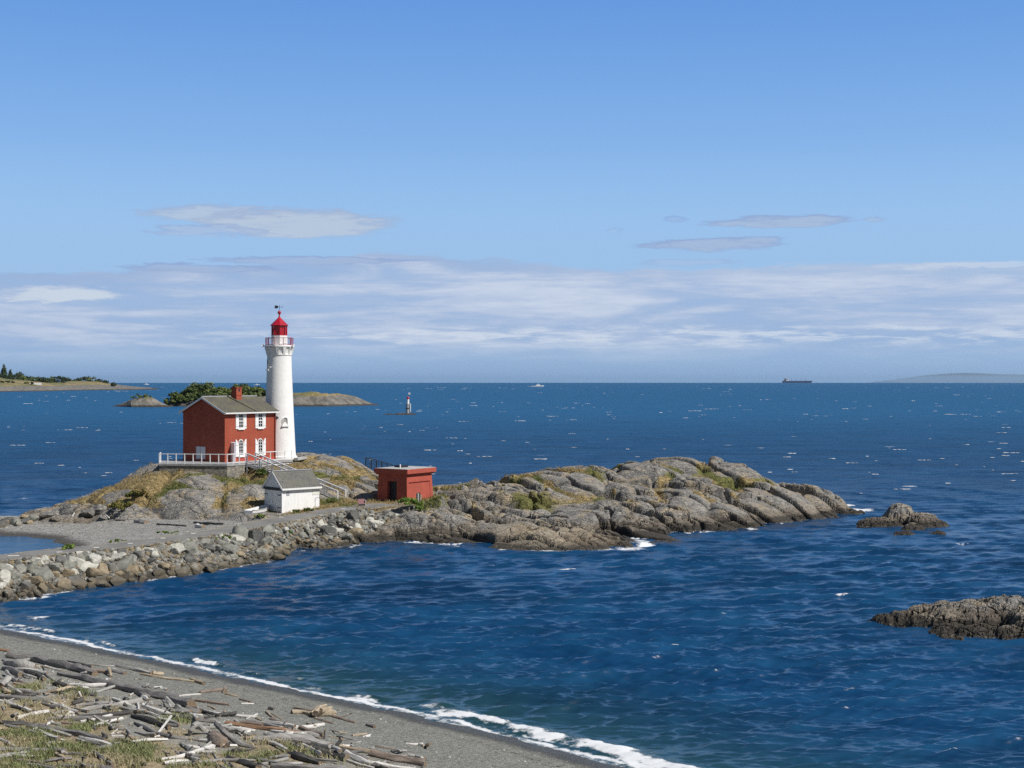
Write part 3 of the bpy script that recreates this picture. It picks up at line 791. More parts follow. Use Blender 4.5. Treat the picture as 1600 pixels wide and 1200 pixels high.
def land(x, y, detail=True):
    base = tps(x, y)
    dist, t, side = polyline_dist(x, y, ROAD2)
    zr = road_z(t)
    endfade = ss(_cum[-1] - 26, _cum[-1] - 16, t)
    sea = np.where(side < 0, 1.0, 0.0)
    cz = np.where(dist < 1.9, zr, zr - np.where(sea > 0, 0.50, 0.55) * (dist - 1.9))
    cz = cz - endfade * np.maximum(0, dist - 2.2) * 0.9
    sd_, st, ss_side = polyline_dist(x, y, SHINGLE)
    crest = np.interp(st, [0, 30, 42, 52, 60], [.85, .9, 1.0, 1.5, 1.8])
    sz = np.where(ss_side < 0, crest - .105 * sd_, crest - .2 * sd_) + 0.10 * (fbm(x / 6, y / 6, 3, 60) - .5)
    sz = np.where(side > 0, sz, sz - 3.0 * ss(0.0, 3.0, dist))
    shingle = ss(-.15, .25, np.maximum(sz, -1) - base) * (side > 0)
    z = np.maximum(np.maximum(base, cz), sz)
    grass = np.zeros_like(x); moss = np.zeros_like(x)
    rocky = ss(2.0, 4.5, dist) * (1 - shingle)
    # quiet ground round the buildings
    for cx, cy, r0, r1_ in [(-21.5, 142.5, 3.2, 5.0), (-17.5, 143.5, 3, 5.5), (-10.6, 148.0, 3.6, 5.2), (-15.0, 141.6, 2.5, 5)]:
        rocky = rocky * ss(r0, r1_, np.hypot(x - cx, y - cy))
    if detail:
        left = ss(-13, -19, x)
        dt, r1, r2 = rock_detail(x, y, left)
        amp = ss(-1.2, 1.2, base)
        z = z + dt * rocky * amp * (1 - .15 * left)
        slope_n = fbm(x / 4.5, y / 4.5, 4, 71)
        grass = ss(.50, .86, r1 + .25 * (r2 - .6)) * ss(.31, .54, slope_n + .14 * left) * ss(1.7, 2.6, z) * (.72 + .28 * left)
        grass = np.maximum(grass, left * ss(.46, .58, slope_n) * ss(1.8, 2.6, z) * .95)
        near = (1 - ss(1.8, 4.2 + 2.0 * fbm(x / 2, y / 2, 3, 80), dist)) * ss(1.65, 2.0, dist)
        grass = np.maximum(grass, near * (.35 + .6 * ss(.4, .6, fbm(x / 2.2, y / 2.2, 3, 81))) * np.where(side < 0, ss(30, 60, t) * (1 - ss(2.0, 2.6, dist)), 1))
        dip = np.exp(-((x - 2.3) ** 2 / 9 + (y - 146) ** 2 / 20.0))
        grass = np.maximum(grass, dip * .8)
        quiet = (1 - rocky) * (1 - shingle) * ss(1.8, 2.6, dist)
        grass = np.maximum(grass, quiet * .62 * ss(1.6, 2.1, z))
        moss = np.maximum(ss(.5, .68, fbm(x / 3.1, y / 3.1, 3, 90)), dip)
        z = z + 0.05 * (fbm(x / .9, y / .9, 3, 95) - .5)
        z = np.where(dist < 1.9, np.minimum(z, zr - .05), z)
    dw_, tw_, _s = polyline_dist(x, y, [TERR_A, TERR_B])
    lim = np.interp(tw_, [0, 2.7, 4.5, 7.6], [4.55, 5.1, 5.6, 5.7])
    z = np.minimum(z, lim + np.maximum(0, dw_ - 1.6) * .75)
    hu = (x - HOUSE_C[0]) * _hd[0] + (y - HOUSE_C[1]) * _hd[1]; hv = (x - HOUSE_C[0]) * _hg[0] + (y - HOUSE_C[1]) * _hg[1]
    inside = (hu > -3.2) & (hu < 13.5) & (hv > -3.4) & (hv < 9)
    z = np.where(inside, np.minimum(z, 5.75), z)
    return z, grass, moss, shingle * ss(3.2, 1.9, z)
def ground(x, y):
    return float(land(np.array([float(x)]), np.array([float(y)]))[0][0])

gx = np.concatenate([np.arange(-82, -56, .6), np.arange(-56, 46, .125), np.arange(46, 60, .6)])
gy = np.concatenate([np.arange(70, 96, .5), np.arange(96, 174, .14), np.arange(174, 190, .6)])
GX, GY = np.meshgrid(gx, gy)
GZ, GG, GM, GS = land(GX, GY)
_d0, _t0, _s0 = polyline_dist(GX, GY, ROAD2)
for _ in range(1):                                  # wear the edges a little
    Q = GZ.copy(); Q[1:-1] = .25 * GZ[:-2] + .5 * GZ[1:-1] + .25 * GZ[2:]
    P_ = Q.copy(); P_[:, 1:-1] = .25 * Q[:, :-2] + .5 * Q[:, 1:-1] + .25 * Q[:, 2:]
    GZ = np.where(_d0 < 2.6, GZ, .35 * GZ + .65 * P_)
GZ = GZ + (.07 * (fbm(GX / .45, GY / .45, 3, 190) - .5)) * ss(2.2, 3, _d0) * (1 - GS)
_tn = fbm(GX / 2.5, GY / 2.5, 4, 195)
GT = np.exp(-(((GX - 3.2) / 6.5) ** 2 + ((GY - 129.5) / 3.6) ** 2) ** 2) * ss(.1, .35, GZ) + .85 * np.exp(-(((GX - 32.5) / 6.0) ** 2 + ((GY - 157) / 5.0) ** 2)) * ss(.45, .6, _tn) * ss(.9, 1.5, GZ)
GT = np.clip(GT * (.55 + .9 * _tn), 0, 1)
grid_object('terrain', GX, GY, GZ, M['rock'], {'grass': GG, 'moss': GM, 'shingle': GS, 'tan': GT}, smooth=False, mask=GZ > -1.1)['kind'] = 'structure'

# the path along the causeway
n_across = 13
pv, pe = [], []
for i, p_ in enumerate(ROAD):
    a_, b_ = ROAD[max(i - 1, 0)], ROAD[min(i + 1, len(ROAD) - 1)]
    dx_, dy_ = b_[0] - a_[0], b_[1] - a_[1]; L = math.hypot(dx_, dy_); nx_, ny_ = dy_ / L, -dx_ / L
    t_ = i / len(ROAD)
    hw = 1.78 + (0.35 if t_ > .8 else 0)
    rowv, rowe = [], []
    for k in range(n_across):
        s_ = (k / (n_across - 1) * 2 - 1)
        wob = 0.22 * math.sin(i * 1.7 + (3 if s_ > 0 else 0)) + 0.12 * math.sin(i * 3.9 + s_)
        o_ = s_ * (hw + wob * abs(s_) ** 3)
        rowv.append((p_[0] + nx_ * o_, p_[1] + ny_ * o_, p_[2] + .02 - .03 * s_ * s_)); rowe.append(abs(s_))
    pv.append(rowv); pe.append(rowe)
pv = np.array(pv); pe = np.array(pe)
grid_object('path', pv[..., 0], pv[..., 1], pv[..., 2], M['path'], {'edge': pe})['kind'] = 'structure'
# apron of the path in front of the red store
ap = np.array([[PZ(570, 797, 2.47), PZ(575, 785, 2.5)], [PZ(600, 795, 2.5), PZ(602, 782, 2.55)], [PZ(625, 789, 2.56), PZ(622, 779, 2.6)], [PZ(633, 786, 2.6), PZ(634, 781, 2.62)]])
# dashes on the path
for q0, q1 in [((12, 868.6), (30, 868.2)), ((32, 872.4), (52, 872.0)), ((88, 863), (97, 862.6)), ((146, 855.7), (155, 855.4)), ((199, 849.3), (207, 848.9)), ((250, 841.2), (258, 840.8)), ((298, 834.2), (306, 833.8)), ((435, 811.0), (443, 810.6)), ((463, 815), (470, 814.6)), ((498, 808.6), (505, 808.3)), ((532, 800.8), (539, 800.5))]:
    a_, b_ = Vector(PZ(*q0, 2.03)), Vector(PZ(*q1, 2.03))
    mid = (a_ + b_) / 2
    dd, tt, _ = polyline_dist(np.array([mid.x]), np.array([mid.y]), ROAD2)
    zz_ = float(road_z(tt)[0]) + .035
    a_.z = b_.z = zz_
    d_ = (b_ - a_).normalized(); s_ = Vector((-d_.y, d_.x, 0)) * .22
    mbd = MB(); mbd.hexa([a_ - s_, b_ - s_, b_ + s_, a_ + s_], [p + Vector((0, 0, .012)) for p in (a_ - s_, b_ - s_, b_ + s_, a_ + s_)])
    mbd.build('path_marking', M['marking'])['kind'] = 'structure'

# ------------------------------------------------------------------ near beach
SHORE = [PZ(-560, 905)[:2], PZ(-250, 945)[:2], PZ(0, 984)[:2], PZ(120, 1006)[:2], PZ(250, 1033)[:2], PZ(340, 1053)[:2], PZ(430, 1072)[:2], PZ(520, 1091)[:2], PZ(620, 1112)[:2], PZ(720, 1135)[:2], PZ(820, 1160)[:2], PZ(900, 1180)[:2], PZ(970, 1200)[:2], (12, 46), (24, 34), (60, 0), (90, -40)]
SHORE = [tuple(p) for p in SHORE]
def beach_z(x, y, detail=True):
    d, t, side = polyline_dist(x, y, SHORE)
    s = np.where(side < 0, d, -d)              # positive inland
    z = np.interp(s, [-40, -12, 0, 3, 7, 10, 13, 18, 26, 40], [-4, -1.4, 0.0, .42, 1.0, 1.42, 1.62, 1.95, 2.3, 2.7])
    bl = np.interp(y, [-40, 3, 25, 30], [14.2, 13.2, 2.3, 0]) 
    z = np.where(s > 12, np.maximum(z, bl), z)
    if detail:
        land_ = ss(6, 13, s)
        z = z + (0.05 + .22 * land_) * (fbm(x / 3.5, y / 3.5, 4, 100) - .5) + (.02 + .06 * land_) * (fbm(x / .6, y / .6, 3, 104) - .5) + .05 * (fbm(t / 2.2, s / 9, 3, 108) - .5)
    return z, s, t
def bz(x, y): return float(beach_z(np.array([float(x)]), np.array([float(y)]))[0][0])
def on_beach(px, py, lift=0.0):
    z = 1.5
    for _ in range(25):
        Y = F_PX * (EYE - z) / (py - LEVEL); X = (px - 800.0) / F_PX * Y
        z = .5 * z + .5 * (bz(X, Y) + lift)
    return Vector((X, Y, z))
bx = np.concatenate([np.arange(-90, -38, 1.5), np.arange(-38, 10, .11), np.arange(10, 62, 1.5)])
by = np.concatenate([np.arange(-40, 43, 1.2), np.arange(43, 90, .11), np.arange(90, 120, 1.5)])
BX, BY = np.meshgrid(bx, by)
BZ, BS, BT = beach_z(BX, BY)
GREEN = [(60, 1115, 70, 20), (150, 1080, 70, 18), (30, 1110, 50, 16), (120, 1062, 60, 12), (85, 1190, 120, 14), (230, 1185, 90, 22), (330, 1190, 60, 14), (210, 1105, 50, 12), (290, 1120, 60, 16), (100, 1170, 90, 14), (440, 1165, 80, 16), (400, 1185, 70, 12), (40, 1150, 60, 14), (560, 1195, 40, 8), (490, 1185, 50, 12), (200, 1170, 60, 16), (35, 1075, 40, 12), (280, 1145, 40, 8), (20, 1195, 50, 12), (130, 1140, 60, 10)]
GW = []
for px, py, rx, ry in GREEN:
    c_ = on_beach(px, py); l_ = on_beach(px + rx, py); u_ = on_beach(px, py - ry)
    GW.append((c_.x, c_.y, abs(l_.x - c_.x), abs(u_.y - c_.y)))
def green_at(x, y):
    g_ = np.zeros(x.shape)
    for cx, cy, rx, ry in GW:
        g_ = np.maximum(g_, np.exp(-(((x - cx) / rx) ** 2 + ((y - cy) / ry) ** 2) * .9))
    return g_
BL = np.clip(green_at(BX, BY) * 1.0 + .35 * ss(12, 17, BS), 0, 1) * ss(9.0, 13.0, BS)
grid_object('beach', BX, BY, BZ, M['beach'], {'litter': BL}, mask=(BZ > -1.6))['kind'] = 'structure'

# ------------------------------------------------------------------ the sea
ang = np.concatenate([np.linspace(-62, -24, 60)[:-1], np.linspace(-24, 24, 1150), np.linspace(24, 62, 60)[1:]])
rows = np.arange(1345.0, 599.6, -.85)
rr_ = F_PX * EYE / (rows - LEVEL)
rr_ = np.concatenate([np.linspace(12, rr_[0], 14)[:-1], rr_, np.geomspace(rr_[-1] * 1.06, 24000, 50)])
AA, RR = np.meshgrid(R(1) * ang, rr_)
WX, WY = RR * np.sin(AA), RR * np.cos(AA)
dr = np.gradient(rr_)[:, None]
rs = np.random.RandomState(4)
H = np.zeros_like(WX); DX = np.zeros_like(WX); DY = np.zeros_like(WX)
for k in range(84):
    lam = math.exp(rs.uniform(math.log(.42), math.log(3.8)))
    th = R(-90 + 16) + rs.normal(0, .42)
    kx, ky = 2 * math.pi / lam * math.cos(th), 2 * math.pi / lam * math.sin(th)
    amp = 0.0102 * lam ** .62 * rs.uniform(.5, 1.3)
    att = ss(1.6, 3.4, lam / dr)
    ph = kx * WX + ky * WY + rs.uniform(0, 6.28)
    H += amp * att * np.sin(ph)
    c_ = .62 * amp * att * np.cos(ph)
    DX += c_ * math.cos(th); DY += c_ * math.sin(th)
grp = .65 + .7 * fbm(WX / 30, WY / 18, 3, 130)
chop = ss(2.2, .25, np.hypot(0, 3.8 / dr / 3.0)) * np.ones_like(WX)
H *= grp; DX *= grp; DY *= grp
_, BSs, BTt = beach_z(WX, WY, False)
near = (RR < 240)
LZ = np.full(WX.shape, -9.0); RD = np.full(WX.shape, 99.0); RSIDE = np.zeros(WX.shape)
idx = near & (WY > 75) & (WX > -80) & (WX < 62)
LZ[idx] = np.maximum(land(WX[idx], WY[idx])[0], -9)
d_, t_, s_ = polyline_dist(WX[idx], WY[idx], ROAD2); RSIDE[idx] = s_
lag = np.zeros(WX.shape); lag[idx] = (s_ > 0) * ss(150, 143, WY[idx]) * ss(-8, -16, WX[idx])
sea_d = -BSs                                                       # metres off the beach
calm = ss(0.0, 7.0, sea_d) * ss(.35, -1.2, LZ) * (1 - .93 * lag)
H *= .12 + .88 * calm; DX *= calm; DY *= calm
crest = H / (np.sqrt((H[near] ** 2).mean()) + 1e-6)
foam = 0.0 * ss(1.9, 3.2, crest) * ss(.5, .68, fbm(WX / 9, WY / 5, 3, 140)) * near
# breakers along the beach: (photo x at the middle, half length, width in metres, offset)
shorepx = np.array([[p[0], p[1]] for p in SHORE])
def shore_t(px):
    best = None
    for q in np.linspace(0, 70, 1400):
        pass
    return None
scum = np.concatenate([[0], np.cumsum([math.dist(a, b) for a, b in zip(SHORE[:-1], SHORE[1:])])])
spx = [F_PX * p[0] / max(p[1], 1) + 800 for p in SHORE]
def t_of(px): return float(np.interp(px, spx[:13], scum[:13]))
jag = 1.6 * (fbm(BTt / 2.6, sea_d / 1.2, 5, 150, .6) - .5)
rag = .52 + .9 * fbm(BTt / .7, sea_d / .35, 4, 152, .6)
lip = np.zeros_like(WX)
for x0, x1, off, wid, st_ in [(-60, 75, 1.1, .55, .62), (90, 190, .9, .35, .55), (255, 330, 1.2, .34, .72), (335, 395, .9, .3, .6), (408, 440, 1.5, .42, .85), (440, 500, .9, .32, .62), (505, 590, 1.0, .36, .72), (612, 660, 2.0, .6, .95), (640, 770, 1.4, .62, .92), (735, 870, 1.3, .68, .9), (840, 1100, 1.35, .78, .9)]:
    ta, tb = t_of(x0), (t_of(x1) if x1 < 970 else scum[12] + 14)
    al = ss(ta - .9, ta + 1.6, BTt) * ss(tb + .9, tb - 1.6, BTt)
    pr = np.exp(-np.abs((sea_d - off + jag) / wid) ** 2.4)
    trail = ss(off + 2.4, off, sea_d) * ss(off - .4, off + .3, sea_d) * ss(.46, .66, fbm(BTt / 1.1, sea_d / .4, 4, 153)) * .62
    foam = np.maximum(foam, st_ * al * np.maximum(pr * rag, trail))
    lip = np.maximum(lip, al * np.exp(-((sea_d - off - .3) / (wid * .9)) ** 2) * .16 * st_)
edge_ = .35 + .35 * (fbm(BTt / 3.0, sea_d * 0, 4, 158) - .5) * 2
foam = np.maximum(foam, np.exp(-((sea_d - edge_) / .34) ** 2) * (.30 + .5 * fbm(BTt / 1.2, sea_d / .4, 3, 159) + .34 * fbm(BTt / 6.0, sea_d * 0, 2, 167)))
wash = ss(-.5, .0, sea_d) * ss(2.0, .1, sea_d) * (.34 + .26 * fbm(BTt / 3.5, sea_d / .6, 4, 154))
foam = np.maximum(foam, wash + .14 * (fbm(BTt / 2, sea_d / .5, 3, 155) - .3) * ss(4, 1, sea_d) * ss(-.5, 0, sea_d))
for px, py, k_ in [(60, 966, .8), (775, 884, .75), (884, 891, .95), (956, 887, .9), (938, 919, .85), (884, 1056, .75), (1488, 1174, 1.0), (792, 1106, .8), (1316, 931, .7), (1525, 880, .75), (1502, 850, .7), (1180, 872, .6), (1240, 900, .6), (1055, 1010, .55), (690, 905, .5), (1390, 880, .6), (1330, 1080, .6), (1130, 960, .5), (560, 930, .5)]:
    c_ = PZ(px, py); sc_ = c_[1] / 100
    u_ = WX - c_[0]; v_ = WY - c_[1] - .18 * u_
    foam = np.maximum(foam, k_ * np.exp(-((u_ / (.85 * sc_)) ** 2 + (v_ / (.34 * sc_)) ** 2)) * (.5 + .9 * fbm(WX / .35, WY / .2, 3, 163)))
    H = H + .07 * k_ * np.exp(-((u_ / (.9 * sc_)) ** 2 + (v_ / (.4 * sc_)) ** 2))
# lace and small breakers on the rocks
fr_n = fbm(WX / 3.0, WY / 3.0, 3, 160)
foam = np.maximum(foam, ss(-.62, -.12, LZ) * ss(.44, .66, fr_n) * .66 * (1 - lag))
for px, py, r_, k_ in [(1335, 797, 2.6, 1.0), (1322, 790, 1.6, .9), (985, 858, 1.9, .8), (1010, 852, 1.2, .9), (45, 930, 2.6, .72), (950, 858, 1.3, .6), (1175, 826, 1.0, .7), (60, 965, 1.2, .6)]:
    c_ = PZ(px, py)
    foam = np.maximum(foam, k_ * np.exp(-(((WX - c_[0]) / r_) ** 2 + ((WY - c_[1]) / (r_ * 1.2)) ** 2)))
H = H + lip
shal = np.clip(ss(16, 1.0, sea_d) * .42 * ss(-20, -2, WX + 6) + ss(8, 0, sea_d) * .5, 0, 1) * (sea_d > -2)
shal = np.maximum(shal, lag * .25)
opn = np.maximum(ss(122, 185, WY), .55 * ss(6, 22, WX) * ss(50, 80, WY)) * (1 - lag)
WZ = H - RR ** 2 / (2 * EARTH)
grid_object('water', WX + DX, WY + DY, WZ, M['water'], {'foam': foam, 'shallow': shal, 'lagoon': lag, 'open': opn, 'chop': chop, 'grazing_lift': ss(130, 700, WY) * .6})['kind'] = 'structure'

# whitecaps: low crests of foam standing on the open sea
rw = np.random.RandomState(77)
def ico_np(sub):
    bm = bmesh.new(); bmesh.ops.create_icosphere(bm, subdivisions=sub, radius=1.0)
    v = np.array([p.co[:] for p in bm.verts]); f = np.array([[q.index for q in x.verts] for x in bm.faces]); bm.free()
    return v, f
cv, cf = ico_np(2)
chunks = []
n_cap = 0
while n_cap < 420:
    a = R(rw.uniform(-25, 25)); r_ = math.exp(rw.uniform(math.log(62), math.log(3600)))
    x, y = r_ * math.sin(a), r_ * math.cos(a)
    if r_ < 200 and not (x > 30 and r_ > 150): continue
    if r_ < 150 and beach_z(np.array([x]), np.array([y]), False)[1][0] > -6: continue
    if y < 125 and x < -8: continue
    if fbm(np.array([x / 260.]), np.array([y / 420.]), 3, 171)[0] < .50 + rw.uniform(-.08, .08): continue
    if 700 < y < 900 and x < -75: continue
    if r_ < 260 and -75 < x < 55 and y < 200 and tps(np.array([x]), np.array([y]))[0] > -2.2: continue
    if y < 95 and x > 18: continue
    wd = rw.uniform(.35, 1.25) * (1 + min(r_, 2200) / 650.) * (2.0 if rw.rand() < .1 else 1); ht = rw.uniform(.02, .06) * (1 + min(r_, 2200) / 560.); dp = rw.uniform(.15, .35) * (1 + min(r_, 2500) / 900.)
    nseg = rw.choice([1, 1, 2, 3])
    for k in range(nseg):
        ox = (k - nseg / 2) * wd * rw.uniform(.5, .8); f_ = rw.uniform(.5, 1.0)
        v = cv * rw.uniform(.75, 1.2, (len(cv), 1)) * np.array([wd * .45 * f_, dp * f_, ht * f_])
        t = rw.normal(.15, .25)
        v = np.stack([v[:, 0] * math.cos(t) - v[:, 1] * math.sin(t), v[:, 0] * math.sin(t) + v[:, 1] * math.cos(t), v[:, 2]], 1)
        v = v + np.array([x + ox, y + ox * rw.uniform(-.1, .3), .06 - r_ * r_ / (2 * EARTH)])
        chunks.append(v[cf.reshape(-1)])
    n_cap += 1
co_ = np.concatenate(chunks)
fm = paint('sea_foam', (0.64, 0.67, 0.70), 0.9, 0.2, 0.5, 0.0)
tag(raw_mesh('sea_foam', co_, 3, fm), 'white foam of breaking wave crests scattered over the open sea', 'foam', kind='stuff')
# ------------------------------------------------------------------ keeper's house (local x along the front, y back from it)
def arch(cx, z0, z1, hw, n=8):
    pts = [(cx - hw, z0), (cx + hw, z0), (cx + hw, z1 - hw)]
    pts += [(cx + hw * math.cos(a), z1 - hw + hw * math.sin(a)) for a in [math.pi * k / n for k in range(1, n)]]
    return pts + [(cx - hw, z1 - hw)]
HZ = 6.2
HL, HW, HE, HR = 7.85, 6.47, 5.45, 6.98          # length, depth, eaves and ridge above the deck
house = thing('brick_house', "red painted brick keeper's house with white shutters beside the tall white lighthouse", 'house', (HOUSE_C[0], HOUSE_C[1], HZ - .1), HOUSE_PHI)
mb = MB()
mb.prism([(0, 0), (HW, 0), (HW, HE), (HW / 2, HR - .08), (0, HE)], 'x', 0, HL)
part('wall', mb, M['brick'], house)
mb = MB()
for sgn in (1, -1):
    ey, ry = (-.34, HW / 2) if sgn == 1 else (HW + .34, HW / 2)
    sl = (HR - HE) / (HW / 2)
    ez = HE - .34 * sl
    a_ = [(-.28, ey, ez + .03), (HL + .32, ey, ez + .03), (HL + .32, ry, HR + .03), (-.28, ry, HR + .03)]
    if sgn == -1: a_ = [a_[1], a_[0], a_[3], a_[2]]
    mb.hexa(a_, [(x, y, z + .10) for x, y, z in a_])
roof = part('roof', mb, M['roof'], house)
mb = MB(); mb.beam((4.6, -.33, HE - .02), (3.5, HW / 2 - .1, HR + .16), .22, .1)
part('seam', mb, M['roof'], roof)
mb = MB(); mb.box(-.28, HL + .32, HW / 2 - .09, HW / 2 + .09, HR + .10, HR + .19)
part('ridge_cap', mb, M['grey_trim'], roof)
for sgn in (1, -1):
    ey = -.36 if sgn == 1 else HW + .36
    for xx in (-.32, HL + .32):
        mb = MB(); mb.beam((xx, ey, HE - .36 * sl - .02), (xx, HW / 2, HR - .02), .05, .2); part('bargeboard', mb, M['lilac'], house)
mb = MB(); mb.box(-.3, HL + .34, -.46, -.342, HE - .36 * sl - .05, HE - .36 * sl + .09)
part('gutter', mb, M['lilac'], house)
mb = MB(); mb.tube([(HL - .12, -.10, 0), (HL - .12, -.10, HE - .3), (HL - .12, -.38, HE - .12)], .06, 8)
part('downpipe', mb, paint('downpipe_red', (0.22, 0.05, 0.045), .6), house)
mb = MB(); mb.box(-.03, HL + .03, -.035, 0, 0, .32)
part('plinth', mb, paint('plinth_red', (0.40, 0.07, 0.04), .8), house)
CY = HW / 2 - .45
ch = MB(); ch.box(4.15, 5.0, CY - .38, CY + .38, HR - .75, HR + 1.05)
chim = part('chimney', ch, M['brick'], roof)
ch = MB(); ch.box(4.10, 5.05, CY - .43, CY + .43, HR + .22, HR + .30); part('chimney_band', ch, M['brick'], roof)
ch = MB(); ch.prism(arch(4.58, HR + .66, HR + .96, .13), 'y', CY - .39, CY - .383); part('flue_opening', ch, M['navy'], roof)
ch = MB(); ch.box(4.09, 5.06, CY - .44, CY + .44, HR + 1.05, HR + 1.14)
part('chimney_cap', ch, paint('chimney_cap_red', (0.33, 0.06, 0.035), .8), roof)
def house_window(cx, z0, z1, arched):
    hw = .37
    shape = arch(cx, z0, z1, hw) if arched else [(cx - hw, z0), (cx + hw, z0), (cx + hw, z1), (cx - hw, z1)]
    win = MB()
    inner = arch(cx, z0 + .09, z1 - .08, hw - .08) if arched else [(cx - hw + .08, z0 + .09), (cx + hw - .08, z0 + .09), (cx + hw - .08, z1 - .09), (cx - hw + .08, z1 - .09)]
    n = len(shape)                       # ring frame
    vs = [(p[0], -.05, p[1]) for p in shape] + [(p[0], -.05, p[1]) for p in inner] + [(p[0], .05, p[1]) for p in shape] + [(p[0], .05, p[1]) for p in inner]
    fs = []
    for i in range(n):
        j = (i + 1) % n
        fs += [(i, j, n + j, n + i), (n + i, n + j, 3 * n + j, 3 * n + i), (j, i, 2 * n + i, 2 * n + j)]
    win.add(vs, fs)
    w_ = part('window', win, M['white'], house)
    g_ = MB(); g_.prism(inner, 'y', -.020, -.012); part('pane', g_, M['glass'], w_)
    s_ = MB()
    mid = (z0 + z1) / 2
    s_.box(cx - .022, cx + .022, -.034, -.022, z0 + .09, z1 - .09)
    for q in ([.27, .5, .73] if not arched else [.2, .4, .6, .8]):
        zz = z0 + .05 + (z1 - z0 - .1) * q
        t_ = .045 if abs(q - .5) < .01 else .02
        s_.box(cx - hw + .08, cx + hw - .08, -.037, -.021, zz - t_, zz + t_)
    part('glazing_bars', s_, M['white'], w_)
    s_ = MB(); s_.box(cx - hw - .12, cx + hw + .12, -.16, -.003, z0 - .16, z0 - .01); part('sill', s_, M['white'], w_)
    for sg in (-1, 1):
        s_ = MB()
        x0, x1 = (cx + sg * (hw + .02), cx + sg * (hw + .44))
        if arched:
            zt = z1
            poly = [(x0, z0 - .1), (x1, z0 - .1), (x1, zt + .02), (x0 + sg * .27, zt - .07), (x0 + sg * .12, zt - .28), (x0, zt - .62)]
        else:
            poly = [(x0, z0 - .06), (x1, z0 - .06), (x1, z1 + .05), (x0, z1 + .05)]
        if sg == -1: poly = poly[::-1]
        s_.prism(poly, 'y', -.08, -.004)
        sh = part('shutter', s_, M['white'], house)
        for zz in (z0 + .2, z1 - .45 if not arched else z0 + 1.15):
            h_ = MB(); h_.box(min(x0, x1), max(x0, x1), -.094, -.081, zz - .025, zz + .025); part('strap', h_, M['grey_trim'], sh)
for cx_ in (2.40, 5.42):
    house_window(cx_, 3.62, 5.22, False)
    house_window(cx_, .62, 2.42, True)
mb = MB(); mb.box(.85, 1.55, -.06, -.002, .05, 2.15)
dr_ = part('door', mb, paint('door_lilac', (0.45, 0.46, 0.54), .5), house)
mb = MB(); mb.box(1.0, 1.4, -.09, -.061, 1.2, 1.9); part('door_panel', mb, M['glass'], dr_)
mb = MB(); mb.hexa([(.86, -.07, .05), (.90, -.07, .05), (.62, -.88, .05), (.58, -.88, .05)], [(.86, -.07, 2.1), (.90, -.07, 2.1), (.62, -.88, 2.1), (.58, -.88, 2.1)])
part('open_shutter', mb, M['white'], house)
mb = MB(); mb.box(-.07, -.004, 2.95, 4.35, .25, 1.62)
hd_ = part('hatch_door', mb, paint('hatch_pale', (0.60, 0.61, 0.66), .5), house)
mb = MB(); mb.box(-.09, -.071, 3.63, 3.67, .27, 1.60); part('batten', mb, M['grey_trim'], hd_)
mb = MB(); mb.prism([(1.4, 0), (5.0, 0), (5.0, 4.6), (3.2, 5.6), (1.4, 4.6)], 'x', HL + .002, HL + 2.2)
part('passage', mb, M['brick'], house)
mb = MB(); mb.prism([(1.2, 4.55), (3.2, 5.66), (5.2, 4.55), (5.2, 4.68), (3.2, 5.80), (1.2, 4.68)], 'x', HL + .34, HL + 2.3)
part('passage_roof', mb, M['dark'], house)

# ------------------------------------------------------------------ lighthouse
TWR = PZ(436.5, 713, 6.2)
lh = thing('lighthouse', 'tall white round lighthouse with a red lantern and weathervane on top', 'lighthouse', (TWR[0], TWR[1], 5.9), R(-10))
k_ = 164.3 / F_PX
def hz_(py): return EYE + (LEVEL - py) * TWR[1] / F_PX - 5.9
prof = []
zb, zt = .3, hz_(556)
prof += [(2.05, 0), (2.05, .32), (1.93, .36)]
for i in range(17):
    q = i / 16
    prof.append((1.39 + (1.88 - 1.39) * (1 - q) ** 1.25, .4 + (zt - .4) * q))
mb = MB(); mb.lathe(prof, 72)
tower = part('tower', mb, M['tower'], lh, True)
zg = hz_(539.6)
mb = MB(); mb.lathe([(1.40, zt), (1.45, zt + .05), (1.46, zt + .16), (1.42, zt + .2), (1.47, zg - .46), (1.58, zg - .30), (1.64, zg - .25)], 64)
part('neck', mb, M['tower'], lh, True)
for i in range(12):
    a = 2 * math.pi * i / 12 + .2
    mb = MB()
    ca, sa = math.cos(a), math.sin(a)
    def P(r, t, z): return (r * ca - t * sa, r * sa + t * ca, z)
    z0, z1 = zt + .02, zg - .24
    mb.hexa([P(1.36, -.10, z0), P(1.43, -.10, z0), P(1.43, .10, z0), P(1.36, .10, z0)], [P(1.38, -.19, z1), P(1.69, -.19, z1), P(1.69, .19, z1), P(1.38, .19, z1)])
    part('bracket', mb, M['tower'], lh)
mb = MB(); mb.lathe([(1.52, zg - .24), (1.70, zg - .20), (1.72, zg - .06), (1.66, zg - .055), (1.66, zg)], 64)
part('gallery', mb, M['tower'], lh, True)
for i, a in enumerate([R(190), R(345), R(270), R(100)]):
    mb = MB(); mb.tube([(1.76 * math.cos(a), 1.76 * math.sin(a), zg - .02), (1.98 * math.cos(a), 1.98 * math.sin(a), zg - .06)], [.10, .17], 12)
    part('floodlight', mb, M['white'], lh)
